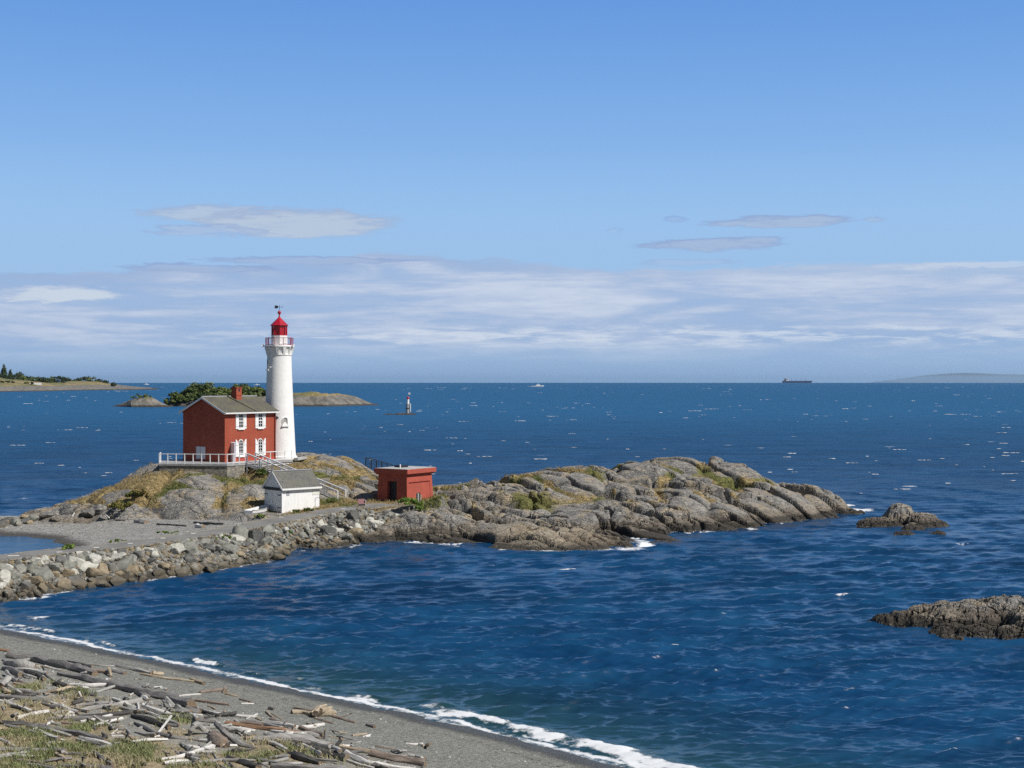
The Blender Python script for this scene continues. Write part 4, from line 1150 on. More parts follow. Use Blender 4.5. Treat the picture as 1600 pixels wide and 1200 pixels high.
# gallery railing: dark red frame with fine bars
RR_, HH = 1.56, .86
rail = MB()
nseg = 10
pts = [(RR_ * math.cos(2 * math.pi * (i + .5) / nseg), RR_ * math.sin(2 * math.pi * (i + .5) / nseg)) for i in range(nseg)]
for i in range(nseg):
    p, q = pts[i], pts[(i + 1) % nseg]
    for hh, th in ((.08, .035), (HH, .045)):
        rail.beam((*p, zg + hh), (*q, zg + hh), th, th)
    for j in range(1, 8):
        f = j / 8
        x, y = p[0] + (q[0] - p[0]) * f, p[1] + (q[1] - p[1]) * f
        rail.beam((x, y, zg + .08), (x, y, zg + HH), .011, .011)
rl = part('gallery_railing', rail, M['red_rail'], lh)
for p in pts:
    mb = MB(); mb.beam((*p, zg), (*p, zg + HH + .02), .06, .06); part('post', mb, M['red_rail'], rl)
z1, z2, z3 = hz_(524.2), hz_(508.3), hz_(496.5)
mb = MB(); mb.lathe([(.92, zg), (.92, z1)], 8, a0=R(22.5)); part('lantern_base', mb, M['white'], lh)
mb = MB()
for i in range(8):
    a = R(22.5) + 2 * math.pi * i / 8
    b = R(22.5) + 2 * math.pi * (i + 1) / 8
    p, q = (.86 * math.cos(a), .86 * math.sin(a)), (.86 * math.cos(b), .86 * math.sin(b))
    mb.beam((*p, z1), (*p, z2), .09, .09)
    # raking astragal across each pane
    mb.beam((*p, z1 + .06), (q[0] * .99, q[1] * .99, z2 - .05), .05, .05)
lan = part('lantern', mb, M['lantern'], lh)
mb = MB(); mb.lathe([(.82, z1), (.82, z2)], 8, a0=R(22.5)); part('pane', mb, M['glass_red'], lan)
mb = MB(); mb.lathe([(.93, z1 - .002), (.93, z1 + .07)], 8, a0=R(22.5)); part('curb', mb, M['lantern'], lan)
mb = MB(); mb.lathe([(1.02, z2 - .06), (1.04, z2), (.62, z2 + .42), (.28, z3 - .12), (.12, z3 + .06)], 8, a0=R(22.5)); cap_ = part('lantern_roof', mb, M['lantern'], lh)
zbal = hz_(488.4)
mb = MB(); mb.tube([(0, 0, z3), (0, 0, z3 + .22), (0, 0, zbal)], [.13, .08, .09], 10); part('stem', mb, M['lantern'], cap_)
mb = MB(); mb.ball((0, 0, zbal), .21, 16, 10); part('ball', mb, M['lantern'], cap_, True)
vane = thing('weathervane', 'black arrow weathervane on a thin rod above the red lantern ball', 'weathervane', (TWR[0], TWR[1], 5.9 + zbal + .16), 0)
zv = hz_(479.6) - zbal - .16
mb = MB(); mb.tube([(0, 0, 0), (0, 0, zv + .22)], .022, 6); part('rod', mb, M['dark'], vane)
mb = MB(); mb.beam((-.6, 0, zv), (.36, 0, zv), .03, .03); mb.prism([(-.58, zv - .17), (-.48, zv), (-.58, zv + .17), (-.2, zv + .15), (-.11, zv), (-.2, zv - .15)], 'y', -.012, .012); mb.prism([(.30, zv - .07), (.42, zv), (.30, zv + .07)], 'y', -.012, .012)
part('arrow', mb, M['dark'], vane)
# arched niche window low on the seaward side, facing right
def on_tower(az_deg, z):
    q = min(1, max(0, (z - .4) / (zt - .4)))
    return 1.39 + (1.88 - 1.39) * (1 - q) ** 1.25
def tower_window(ang, z0, z1, hw, mats):
    a = R(ang) - R(-10)
    ca, sa = math.cos(a), math.sin(a)
    r = on_tower(0, z0)
    sh = arch(0, z0, z1, hw); inn = arch(0, z0 + .07, z1 - .07, hw - .07)
    n = len(sh); f = MB()
    def P(t, d, z): return ((r + d) * ca - t * sa, (r + d) * sa + t * ca, z)
    vs = [P(p[0], .05, p[1]) for p in sh] + [P(p[0], .05, p[1]) for p in inn] + [P(p[0], -.4, p[1]) for p in sh] + [P(p[0], -.1, p[1]) for p in inn]
    fs = []
    for i in range(n):
        j = (i + 1) % n
        fs += [(i, j, n + j, n + i), (n + i, n + j, 3 * n + j, 3 * n + i), (j, i, 2 * n + i, 2 * n + j)]
    f.add(vs, fs)
    o = part('window', f, M['tower'], lh)
    g_ = MB(); g_.add([P(p[0], -.02, p[1]) for p in inn], [tuple(range(n))]); part('pane', g_, mats, o)
    s_ = MB(); s_.hexa([P(-hw - .1, -.2, z0 - .14), P(-hw - .1, .16, z0 - .14), P(hw + .1, .16, z0 - .14), P(hw + .1, -.2, z0 - .14)], [P(-hw - .1, -.2, z0 - .02), P(-hw - .1, .16, z0 - .02), P(hw + .1, .16, z0 - .02), P(hw + .1, -.2, z0 - .02)])
    part('sill', s_, M['tower'], o)
tower_window(-58, hz_(664), hz_(651), .34, paint('niche_grey', (0.30, 0.30, 0.29), .7))
tower_window(-145, hz_(577), hz_(561), .2, M['navy'])
mb = MB(); a = R(-118) + R(10); mb.tube([(1.5 * math.cos(a), 1.5 * math.sin(a), hz_(574)), (1.85 * math.cos(a), 1.85 * math.sin(a), hz_(573.5))], .05, 8); part('light_bracket', mb, M['white'], lh)

# ------------------------------------------------------------------ terrace, its railing and the steps
DZ = 6.1
A_, B_, E_ = PZ(355, 725.5, DZ), PZ(249, 724.5, DZ), PZ(456, 718.6, DZ)
d_ = Vector((_hd[0], _hd[1], 0)); g_ = Vector((_hg[0], _hg[1], 0)); n_ = -g_
A_, B_, E_ = Vector(A_), Vector(B_), Vector(E_)
C_ = B_ + Vector((-1.2, 6.5, 0)); D_ = E_ + g_ * 3.0; F_ = C_ + d_ * 9
poly = [A_, E_, D_, F_, C_, B_]
PX_ = (A_ + d_ * 2.65)
terr = thing('stone_terrace', "rubble stone terrace wall carrying the grey deck under the keeper's house", 'terrace', (A_.x, A_.y, 4.0))
def loc(p, o=A_): return (p[0] - o[0], p[1] - o[1])
mb = MB()
ins = [A_, PX_, PX_ + g_ * 2.0, E_ + g_ * 2.0, F_, C_, B_]
mb.prism([loc(p) for p in ins], 'z', -.6, DZ - 4.0 - .2)
part('wall', mb, M['rubble'], terr)
mb = MB()
cen = sum((p for p in poly), Vector()) / len(poly)
mb.prism([loc(p + (p - cen).normalized() * .1) for p in poly], 'z', DZ - 4.0 - .2, DZ - 4.0 + .0)
part('deck', mb, M['deck'], terr)
mb = MB(); mb.beam((*loc(PX_ + d_ * .1 + g_ * .12), 1.78), (*loc(E_ + g_ * .12), 1.78), .12, .24); part('edge_beam', mb, M['lilac'], terr)
for s_ in (.9, 2.2, 3.6, 5.0):
    q = PX_ + d_ * s_ + g_ * .3
    mb = MB(); gz = ground(q.x, q.y); mb.box(loc(q)[0] - .08, loc(q)[0] + .08, loc(q)[1] - .08, loc(q)[1] + .08, gz - 4.3, 1.8); part('prop', mb, M['dark'], terr)
def railing(name, label, lines, h=1.05, mid=False, low=.14, mat='lilac', th=.075, gaps=()):
    o0 = lines[0][0]
    t = thing(name, label, 'railing', tuple(o0))
    tops, lows = MB(), MB()
    done = []
    for P0, P1, n in lines:
        P0, P1 = Vector(P0) - Vector(o0), Vector(P1) - Vector(o0)
        up = Vector((0, 0, 1))
        tops.beam(P0 + up * h, P1 + up * h, th * 1.15, th)
        lows.beam(P0 + up * low, P1 + up * low, th * .7, th * .9)
        for i in range(n + 1):
            q = P0.lerp(P1, i / n)
            if any((q - x).length < .1 for x in done): continue
            done.append(q)
            mb = MB(); mb.box(q.x - th * .6, q.x + th * .6, q.y - th * .6, q.y + th * .6, q.z - .05, q.z + h + .06)
            part('post', mb, M[mat], t)
    part('top_rail', tops, M[mat], t); part('lower_rail', lows, M[mat], t)
    return t
sA, sB = A_ + d_ * 2.7, A_ + d_ * 4.25             # the gap at the head of the steps
railing('railing', 'white post and rail railing round the terrace left of the steps', [(sA, A_, 3), (A_, B_, 8), (B_, B_ + (C_ - B_) * .35, 2)])
railing('railing', 'white post and rail railing between the steps and the lighthouse foot', [(sB, E_, 5)])
# long flight of steps down behind the shed
S0, S1 = (sA + sB) / 2 + n_ * .1, Vector(PZ(534, 782, 2.55))
st = thing('staircase', 'long grey wooden steps with white handrails running down behind the shed', 'stairs', tuple(S1))
run = S1 - S0; rh = Vector((run.x, run.y, 0)); L_ = rh.length; rh.normalize(); sd2 = Vector((-rh.y, rh.x, 0)); wd_ = .68
def SP(f, side, up): return S0 + run * f + sd2 * side + Vector((0, 0, up)) - S1
for sg in (-1, 1):
    mb = MB(); mb.beam(SP(0, sg * wd_, -.16), SP(1, sg * wd_, -.16), .07, .26); part('stringer', mb, M['lilac'], st)
    mb = MB(); mb.beam(SP(0, sg * wd_, 1.0), SP(1, sg * wd_, 1.0), .13, .12); part('handrail', mb, M['lilac'], st)
    mb = MB(); mb.beam(SP(0, sg * wd_, .2), SP(1, sg * wd_, .2), .045, .06); part('mid_rail', mb, M['lilac'], st)
    for i in range(8):
        f = i / 7
        q = SP(f, sg * wd_, 0); wq = q + S1
        mb = MB(); mb.box(q.x - .065, q.x + .065, q.y - .065, q.y + .065, min(q.z - .3, ground(wq.x, wq.y) - S1.z - .1), q.z + 1.02); part('post', mb, M['lilac'], st)
nst = 24
for i in range(nst):
    f = (i + .5) / nst
    q = SP(f, 0, -.02)
    mb = MB(); c0, c1_ = q - sd2 * .64, q + sd2 * .64; mb.beam(c0, c1_, L_ / nst * .92, .05); part('tread', mb, M['deck'], st)
# little gate-like frame at the terrace's left end is the railing's turned bay; a low pale plinth runs on past the tower
mb = MB(); q0, q1 = Vector(PZ(462, 717.5, 5.95)), Vector(PZ(480, 714.6, 5.95)); mb.beam(q0 - q0, q1 - q0, .5, .28)
kerb = part('kerb', mb, M['concrete']); kerb.location = q0; tag(kerb, 'low pale concrete kerb on the rock right of the lighthouse foot', 'kerb')

# ------------------------------------------------------------------ white shed
SHED_C, SHED_PHI = PZ(440.7, 799.6, 2.1), R(42)
SL, SW, SE, SR = 4.35, 3.12, 2.2, 3.86
shed = thing('wooden_shed', 'small white boarded shed with a steep grey shake roof beside the path', 'shed', (SHED_C[0], SHED_C[1], 2.05), SHED_PHI)
mb = MB(); mb.box(0, SL, 0, SW, -.6, SE)
part('wall', mb, M['boards_v'], shed)
mb = MB(); mb.prism([(-.02, SE + .18), (SW + .02, SE + .18), (SW / 2, SR - .06)], 'x', -.10, SL + .10)
part('gable', mb, M['boards_h'], shed)
mb = MB(); mb.box(-.16, -.1, -.1, SW + .1, SE - .08, SE + .18); mb.box(-.1, 0, 0, SW, SE, SE + .17)
part('lintel_board', mb, M['navy'], shed)
mb = MB(); sl = (SR - SE) / (SW / 2 + .02)
for sgn in (1, -1):
    ey = -.26 if sgn == 1 else SW + .26
    ez = SE - .22
    a_ = [(-.16, ey, SE + .02), (SL + .16, ey, SE + .02), (SL + .16, SW / 2, SR), (-.16, SW / 2, SR)]
    if sgn == -1: a_ = [a_[1], a_[0], a_[3], a_[2]]
    mb.hexa(a_, [(x, y, z + .10) for x, y, z in a_])
rf = part('roof', mb, M['shed_roof'], shed)
mb = MB(); mb.box(-.18, SL + .18, SW / 2 - .1, SW / 2 + .1, SR + .08, SR + .15); part('ridge_cap', mb, M['grey_trim'], rf)
mb = MB(); mb.box(-.15, SL + .17, -.31, -.262, SE - .06, SE + .12); part('fascia', mb, M['white'], rf)
for ey in (-.27, SW + .27):
    mb = MB(); mb.beam((-.18, ey, SE + .0), (-.18, SW / 2, SR + .0), .04, .2); part('bargeboard', mb, M['white'], rf)
for k in (0, 1):
    mb = MB(); mb.box(-.05, -.003, .14 + k * 1.5, 1.6 + k * 1.5, .05, SE - .12); dd = part('door', mb, M['boards_v'], shed)
    for zz in (.42, SE - .55):
        h_ = MB(); x0 = .16 if k == 0 else 2.5; h_.prism([(x0, zz - .05), (x0 + .6, zz - .05), (x0 + .6, zz + .05), (x0, zz + .05)] if k == 0 else [(x0, zz - .05), (x0 + .6, zz - .05), (x0 + .6, zz + .05), (x0, zz + .05)], 'x', -.062, -.051); part('hinge', h_, M['dark'], dd)
mb = MB(); mb.box(.5, .86, -.03, -.003, 1.6, 1.95); part('vent', mb, M['grey_trim'], shed)
mb = MB(); mb.box(3.55, 4.4, -.02, -.003, 1.5, 2.1); part('notice_board', mb, paint('notice_cream', (0.70, 0.69, 0.63), .6), shed)
mb = MB(); mb.prism(arch(4.12, -.3, 1.2, .24), 'y', -.05, -.003); part('arched_panel', mb, M['white'], shed)
mb = MB(); mb.prism(arch(4.12, .9, 1.27, .3), 'y', -.025, -.002); part('arched_trim', mb, M['grey_trim'], shed)
mb = MB(); mb.box(-.07, .02, -.07, .0, -.4, SE - .1); part('corner_board', mb, M['white'], shed)

# ------------------------------------------------------------------ red store with a flat roof
BK_C, BK_PHI = PZ(636, 783.8, 2.6), R(57)
bk = thing('concrete_store', 'low red flat roofed store with sloping walls and a heavy cornice', 'bunker', (BK_C[0], BK_C[1], 2.55), BK_PHI)
BL_, BW_, BH_ = 4.6, 3.95, 2.86; t_ = .16
mb = MB(); dxw, dww, dh = 1.0, 1.75, 2.05            # doorway in the near end
b0 = [(0, 0), (BL_, 0), (BL_, BW_), (0, BW_)]; b1 = [(t_, t_), (BL_ - t_, t_), (BL_ - t_, BW_ - t_), (t_, BW_ - t_)]
y0, y1 = 1.35, 2.65
mb.add([(x, y, -.7) for x, y in b0] + [(x, y, BH_) for x, y in b1] + [(0, y0, -.7), (0, y1, -.7), (t_ * dh / BH_, y0 + .05, dh), (t_ * dh / BH_, y1 - .05, dh), (.55, y0, -.7), (.55, y1, -.7), (.55, y0 + .05, dh), (.55, y1 - .05, dh)],
       [(0, 1, 5, 4), (1, 2, 6, 5), (2, 3, 7, 6), (4, 5, 6, 7), (0, 4, 10, 8), (4, 7, 11, 10), (7, 3, 9, 11), (8, 10, 14, 12), (10, 11, 15, 14), (11, 9, 13, 15)])
part('wall', mb, M['bunker'], bk)
mb = MB(); mb.box(.5, .56, y0 - .02, y1 + .02, -.6, dh + .02); part('door', mb, M['navy'], bk)
mb = MB(); mb.box(-.20, BL_ + .20, -.20, BW_ + .20, BH_ + .003, BH_ + .46); corn = part('cornice', mb, M['bunker'], bk)
mb = MB(); mb.box(-.05, BL_ + .05, -.05, BW_ + .05, BH_ - .14, BH_); part('moulding', mb, M['bunker'], bk)
mb = MB(); mb.box(-.15, BL_ + .15, -.15, BW_ + .15, BH_ + .463, BH_ + .49); rs_ = part('roof_slab', mb, M['concrete'], bk)
mb = MB(); mb.box(2.0, 3.1, 2.2, 3.2, BH_ + .49, BH_ + .70); part('hatch', mb, M['navy'], rs_)
mb = MB(); mb.tube([(1.6, 2.1, BH_ + .49), (1.6, 2.1, BH_ + .85)], .07, 8); part('vent_pipe', mb, M['white'], rs_)
mb = MB(); mb.box(.45, BL_ - .55, .02, .13, 1.95, 2.02); mb.beam((BL_ - .52, .02, -.2), (BL_ - .56, .12, 2.0), .06, .05); part('drip_edge', mb, paint('drip_red', (0.30, 0.05, 0.03), .8), bk)
# small fittings outside the store
q = Vector(PZ(652.5, 785.5, 2.62))
pt = thing('bench_post', 'pale weathered post with a dark panel against the red store wall', 'post', tuple(q), BK_PHI)
mb = MB(); mb.box(-.12, .12, -.1, .1, -.5, .98); part('upright', mb, M['w_grey'], pt)
mb = MB(); mb.box(.15, .36, -.06, .06, -.3, 1.02); part('panel', mb, M['dark'], pt)
mb = MB(); mb.tube([(.42, 0, .2), (.5, 0, .75), (.66, 0, .45)], [.09, .12, .08], 8); part('stone_cap', mb, M['w_tan'], pt)
q = Vector(PZ(564.5, 790, 2.45))
sg_ = thing('information_panel', 'maroon slanted information panel on a pale stand at the path end', 'sign', tuple(q), R(20))
mb = MB(); mb.hexa([(-.34, -.22, .18), (.34, -.22, .18), (.34, -.16, .14), (-.34, -.16, .14)], [(-.34, .12, .66), (.34, .12, .66), (.34, .18, .62), (-.34, .18, .62)]); part('board', mb, M['panel_red'], sg_)
mb = MB(); mb.box(.345, .40, -.22, .2, -.3, .55); mb.box(-.3, .34, -.06, .1, -.3, .2); part('stand', mb, M['concrete'], sg_)
# black fence on the far side of the hill
F0, F1 = Vector(PY(571.5, 730, 166)), Vector(PY(613, 741, 168))
fn = thing('metal_fence', 'black metal fence on the rock behind the red store', 'fence', tuple(F0))
top, low_ = MB(), MB()
for i in range(6):
    q = F0.lerp(F1, i / 5) - F0; wq = q + F0
    mb = MB(); mb.box(q.x - .05, q.x + .05, q.y - .05, q.y + .05, min(-.4, ground(wq.x, wq.y) - F0.z - .2), q.z + 1.12); part('post', mb, M['dark'], fn)
top.beam((0, 0, 1.12), F1 - F0 + Vector((0, 0, 1.12)), .08, .08); low_.beam((0, 0, .1), F1 - F0 + Vector((0, 0, .1)), .06, .06)
part('top_rail', top, M['dark'], fn); part('lower_rail', low_, M['dark'], fn)
ms = MB()
for i in range(46):
    q = (F1 - F0) * (i / 45); ms.beam(q + Vector((0, 0, .1)), q + Vector((0, 0, 1.1)), .015, .015)
part('mesh_panel', ms, M['dark'], fn)
# rowing boat pulled up by the shed
q0, q1 = Vector(PZ(388, 806.0, 1.85)), Vector(PZ(421, 797.5, 2.05))
bd = (q1 - q0); LB = 3.9; rz = math.atan2(bd.y, bd.x)
rb = thing('rowing_boat', 'white wooden rowing boat drawn up on the grass by the shed door', 'boat', tuple(q0 + Vector((0, 0, .02))), rz)
sec = [(0, .52, .0, .50), (.8, .66, -.04, .52), (1.8, .72, -.06, .55), (2.8, .56, -.02, .64), (3.5, .26, .08, .76), (3.9, .03, .3, .86)]
mb = MB(); n = 9
for inner in (0, 1):
    o = len(mb.v)
    for x, hw, zb_, zt_ in sec:
        for k in range(n):
            a = math.pi * k / (n - 1)
            r_ = 1 - .07 * inner / max(hw, .1) if hw > .1 else .6
            mb.v.append((x + (.04 * inner if x == 0 else 0), hw * r_ * -math.cos(a) * (1 - .12 * math.sin(a)), zt_ - (zt_ - zb_ - .05 * inner) * math.sin(a) ** .7))
    for i in range(len(sec) - 1):
        for k in range(n - 1):
            f = (o + i * n + k, o + (i + 1) * n + k, o + (i + 1) * n + k + 1, o + i * n + k + 1)
            mb.f.append(f if inner else f[::-1]); mb.mi.append(0)
    if not inner: mb.f.append(tuple(o + k for k in range(n))); mb.mi.append(0)
m2 = len(sec) * n
for i in range(len(sec) - 1):
    for k in (0, n - 1):
        mb.f.append((i * n + k, (i + 1) * n + k, m2 + (i + 1) * n + k, m2 + i * n + k)); mb.mi.append(0)
part('hull', mb, M['white'], rb)
for x, hw, z in ((.7, .6, .38), (1.75, .67, .40), (2.7, .52, .46)):
    mb = MB(); mb.box(x - .12, x + .12, -hw, hw, z - .025, z + .01); part('thwart', mb, M['w_grey'], rb)
mb = MB()
for sg in (-1, 1):
    mb.tube([(x, sg * hw, zt_ + .01) for x, hw, zb_, zt_ in sec], .035, 6)
part('gunwale', mb, M['w_grey'], rb)
# ------------------------------------------------------------------ riprap boulders: one thing each
def ico(sub):
    bm = bmesh.new(); bmesh.ops.create_icosphere(bm, subdivisions=sub, radius=1.0)
    v = np.array([p.co[:] for p in bm.verts]); f = [[q.index for q in x.verts] for x in bm.faces]
    bm.free(); return v, f
ICO_V, ICO_F = ico(3)
def facet_mesh(name, seed, mat, nplanes=8, sx=1.0, sy=.8, sz=.65, soft=.08):
    r_ = np.random.RandomState(seed)
    pl = r_.normal(size=(nplanes, 3)); pl /= np.linalg.norm(pl, axis=1)[:, None]
    d = r_.uniform(.52, .92, nplanes)
    dots = ICO_V @ pl.T
    rad = np.where(dots > .05, d / np.maximum(dots, .05), 9).min(1)
    rad = np.minimum(rad, 1.32)
    n = fbm(ICO_V[:, 0] * 2 + seed, ICO_V[:, 1] * 2 + ICO_V[:, 2] * 2.3, 3, seed) - .5
    v = ICO_V * (rad * (1 + soft * n))[:, None] * np.array([sx, sy, sz])
    mb = MB(); mb.v = [tuple(p) for p in v]; mb.f = [tuple(f) for f in ICO_F]; mb.mi = [0] * len(ICO_F)
    me = bpy.data.meshes.new(name); me.from_pydata(mb.v, [], mb.f); me.materials.append(mat)
    me.polygons.foreach_set('use_smooth', [True] * len(mb.f))
    try: me.set_sharp_from_angle(angle=R(16))
    except Exception: pass
    return me
KINDS = {'pale': ('boulder_pale', 'pale, almost white boulder among darker ones on the causeway bank'),
         'grey': ('boulder_grey', 'mid grey angular boulder on the causeway bank'),
         'dark': ('boulder_dark', 'blackish boulder on the causeway bank'),
         'tan': ('boulder_tan', 'brownish tan boulder low on the causeway bank near the water')}
BMESH = {k: [facet_mesh('boulder', 100 + 17 * i + 5 * j, M[KINDS[k][0]], sx=1.0 + .15 * (j % 3), sy=.78 + .06 * j, sz=.60 + .07 * (j % 4)) for j in range(4)] for i, k in enumerate(KINDS)}
rb_ = np.random.RandomState(12)
placed = []
# candidates on the seaward slope, seen from the sea; biggest first
cand = []
for _ in range(16000):
    t = rb_.uniform(0, _cum[-1] - 4); off = rb_.uniform(1.95, 6.4)
    i = int(np.searchsorted(_cum, t)) - 1; i = max(0, min(i, len(ROAD2) - 2))
    f = (t - _cum[i]) / (_cum[i + 1] - _cum[i])
    ax, ay = ROAD2[i]; bx_, by_ = ROAD2[i + 1]; L = math.hypot(bx_ - ax, by_ - ay); ux, uy = (bx_ - ax) / L, (by_ - ay) / L
    x, y = ax + (bx_ - ax) * f + uy * off, ay + (by_ - ay) * f - ux * off
    px = 800 + F_PX * x / y
    if px < -25 or px > 650: continue
    cand.append((x, y, off, px))
cx_ = np.array(cand)
dd_, _, _ = polyline_dist(cx_[:, 0], cx_[:, 1], ROAD2)
cz_ = land(cx_[:, 0], cx_[:, 1])[0]
ok = (np.abs(dd_ - cx_[:, 2]) < .3) & (cz_ > -.22) & (cz_ < 2.35)
cx_, cz_ = cx_[ok], cz_[ok]
used = np.zeros((0, 3))
for size_lo, size_hi, want in ((.60, .82, 28), (.45, .60, 86), (.33, .45, 100), (.25, .33, 70)):
    got = 0
    for j in range(len(cx_)):
        if got >= want: break
        x, y, off, px = cx_[j]; z = cz_[j]
        r_ = rb_.uniform(size_lo, size_hi) * (1.05 if px < 420 else .85)
        if off < 2.25 + .5 * (r_ - .3): continue
        if len(used) and (np.hypot(used[:, 0] - x, (used[:, 1] - y)) < .56 * (used[:, 2] + r_)).any(): continue
        used = np.vstack([used, [x, y, r_]]); placed.append((x, y, z, r_, px)); got += 1
for j, (x, y, z, r_, px) in enumerate(placed):
    if z < .62: k = rb_.choice(['tan', 'tan', 'dark', 'grey'])
    else: k = rb_.choice(['pale', 'pale', 'grey', 'grey', 'grey', 'dark', 'tan'] if px < 330 else ['pale', 'grey', 'grey', 'grey', 'dark'])
    if k == 'tan' and z > 1.1: k = 'grey'
    o = bpy.data.objects.new('boulder', BMESH[k][rb_.randint(4)]); COL.objects.link(o)
    o.location = (x, y, z + r_ * (.22 if z < 1.6 else .05)); o.scale = (r_,) * 3
    o.rotation_euler = (rb_.normal(0, .45), rb_.normal(0, .45), rb_.uniform(0, 6.28))
    tag(o, KINDS[k][1], 'boulder', 'boulders heaped along the causeway: ' + k)
# smaller rubble wedged between them
rbv, rbf = ico(1)
ok2 = rb_.choice(len(cx_), min(5200, len(cx_)), replace=False)
allc = []
for j in ok2:
    x, y, off, px = cx_[j]; z = cz_[j]
    v = rbv * rb_.uniform(.6, 1.25, (len(rbv), 1)) * rb_.uniform(.10, .30) * np.array([1, .8, .7])
    a = rb_.uniform(0, 6.28); v = np.stack([v[:, 0] * math.cos(a) - v[:, 1] * math.sin(a), v[:, 0] * math.sin(a) + v[:, 1] * math.cos(a), v[:, 2]], 1) + np.array([x, y, z + .04])
    allc.append(v[np.array(rbf).reshape(-1)])
co_ = np.concatenate(allc)
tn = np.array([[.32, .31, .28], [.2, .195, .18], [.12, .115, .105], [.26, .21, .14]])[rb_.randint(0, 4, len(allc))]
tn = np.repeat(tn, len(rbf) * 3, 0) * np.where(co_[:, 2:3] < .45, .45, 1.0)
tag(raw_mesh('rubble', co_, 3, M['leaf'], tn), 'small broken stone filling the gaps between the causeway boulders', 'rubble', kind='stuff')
# loose stones by the shingle spit at the far left
for j in range(16):
    px, py = -6 + 62 * (j / 15) + rb_.uniform(-2, 2), 817 - 4 * (j / 15) + rb_.uniform(-2, 2)
    q = Vector(PZ(px, py, .75)); r_ = rb_.uniform(.35, .7)
    o = bpy.data.objects.new('boulder', BMESH[rb_.choice(['grey', 'dark', 'dark', 'tan'])][rb_.randint(4)]); COL.objects.link(o)
    o.location = (q.x, q.y, ground(q.x, q.y) + .1 * r_); o.scale = (r_,) * 3; o.rotation_euler = (rb_.normal(0, .4), rb_.normal(0, .4), rb_.uniform(0, 6.28))
    tag(o, 'small dark stone in the row along the back of the grey spit', 'boulder', 'stones along the back of the spit')

ROCKM = [facet_mesh('boulder', 300 + i, M['rock_plain'], nplanes=11, soft=.3) for i in range(3)]
def placed_rocks():
    for px, py, r_, k in [(62, 808, .85, 'rock'), (79, 804, .95, 'rock'), (100, 800, 1.05, 'rock'), (119, 797, 1.15, 'rock'), (137, 803, 1.0, 'rock'), (150, 797, 1.1, 'rock'), (171, 805, .9, 'rock'), (112, 808, .7, 'rock'), (90, 810, .6, 'rock')]:
        q = on_land(px, py + 4)
        o = bpy.data.objects.new('boulder', ROCKM[rb_.randint(3)]); COL.objects.link(o)
        o.location = (q.x, q.y + r_ * .5, q.z + .05 * r_); o.scale = (r_ * 1.25, r_, r_ * .95); o.rotation_euler = (rb_.normal(0, .25), rb_.normal(0, .25), rb_.uniform(0, 6.28))
        tag(o, 'rounded grey boulder at the foot of the hill behind the spit', 'boulder', 'rounded boulders at the foot of the hill')
def on_land(px, py, lift=0.0):
    z = 2.0
    for Y in np.arange(100, 185, .15):            # first point where the sight line meets the ground
        X = (px - 800.0) / F_PX * Y; zr_ = EYE + (LEVEL - py) * Y / F_PX
        if zr_ < 6.5 and ground_fast(X, Y) + lift >= zr_: return Vector((X, Y, ground(X, Y) + lift))
    return Vector(PZ(px, py, z))
def ground_fast(x, y):
    i = np.searchsorted(gx, x) - 1; j = np.searchsorted(gy, y) - 1
    return GZ[min(max(j, 0), len(gy) - 1), min(max(i, 0), len(gx) - 1)]
placed_rocks()
# ------------------------------------------------------------------ rocks standing in the sea
def sea_rock(name, label, blobs, seed, group=None, step_=.12):
    B = []
    for px, py, w_, h_, dep in blobs:
        X, Y, _ = PZ(px, py)
        B.append((X, Y + dep, w_ / F_PX * Y / 2, h_ / F_PX * Y, max(w_ / F_PX * Y / 2 * .75, dep + .2)))
    x0, x1 = min(b[0] - b[2] for b in B) - .6, max(b[0] + b[2] for b in B) + .6
    y0, y1 = min(b[1] - b[4] for b in B) - .6, max(b[1] + b[4] for b in B) + .6
    X, Y = np.meshgrid(np.arange(x0, x1, step_), np.arange(y0, y1, step_))
    wx = X + .9 * (fbm(X / 1.3 + seed, Y / 1.3, 4, seed) - .5); wy = Y + .9 * (fbm(X / 1.3, Y / 1.3 + seed, 4, seed + 5) - .5)
    Z = np.full(X.shape, -.7)
    for cx, cy, rx, h_, ry in B:
        q = ((wx - cx) / rx) ** 2 + ((wy - cy) / ry) ** 2
        Z = np.maximum(Z, (h_ + .3) * (1 - q ** 1.5) - .28)
    a_, g1_, _r = slabs(wx / .9 + seed, wy / .55, seed + 40, .2, -.4, .8)
    b_, g2_, _r = slabs(wx / .38, wy / .26 + seed, seed + 60, .15, -.4, .7)
    Z = Z + ss(-.5, .5, Z) * (.24 * a_ + .12 * b_ - .22 * ss(.1, 0, g1_) + .2 * (fbm(X / .8, Y / .8, 4, seed + 80) - .5))
    o = grid_object(name, X, Y, Z, M['rock_plain'], smooth=False, mask=Z > -.5)
    c = Vector((sum(b[0] for b in B) / len(B), sum(b[1] for b in B) / len(B), 0))
    o.data.transform(Matrix.Translation(-c)); o.location = c
    return tag(o, label, 'rock', group)
sea_rock('sea_rock', 'dark domed rock in the sea just beyond the tip of the islet', [(1413, 822, 70, 32, 1.7), (1378, 823, 84, 12, 1.0), (1446, 824, 66, 20, 1.3), (1468, 822, 44, 8, .8), (1430, 828, 50, 9, .5)], 3)
sea_rock('sea_rock', 'low wave washed rocks in front of the dark domed sea rock', [(1415, 836, 40, 4, .4), (1468, 836, 34, 5, .4)], 5)
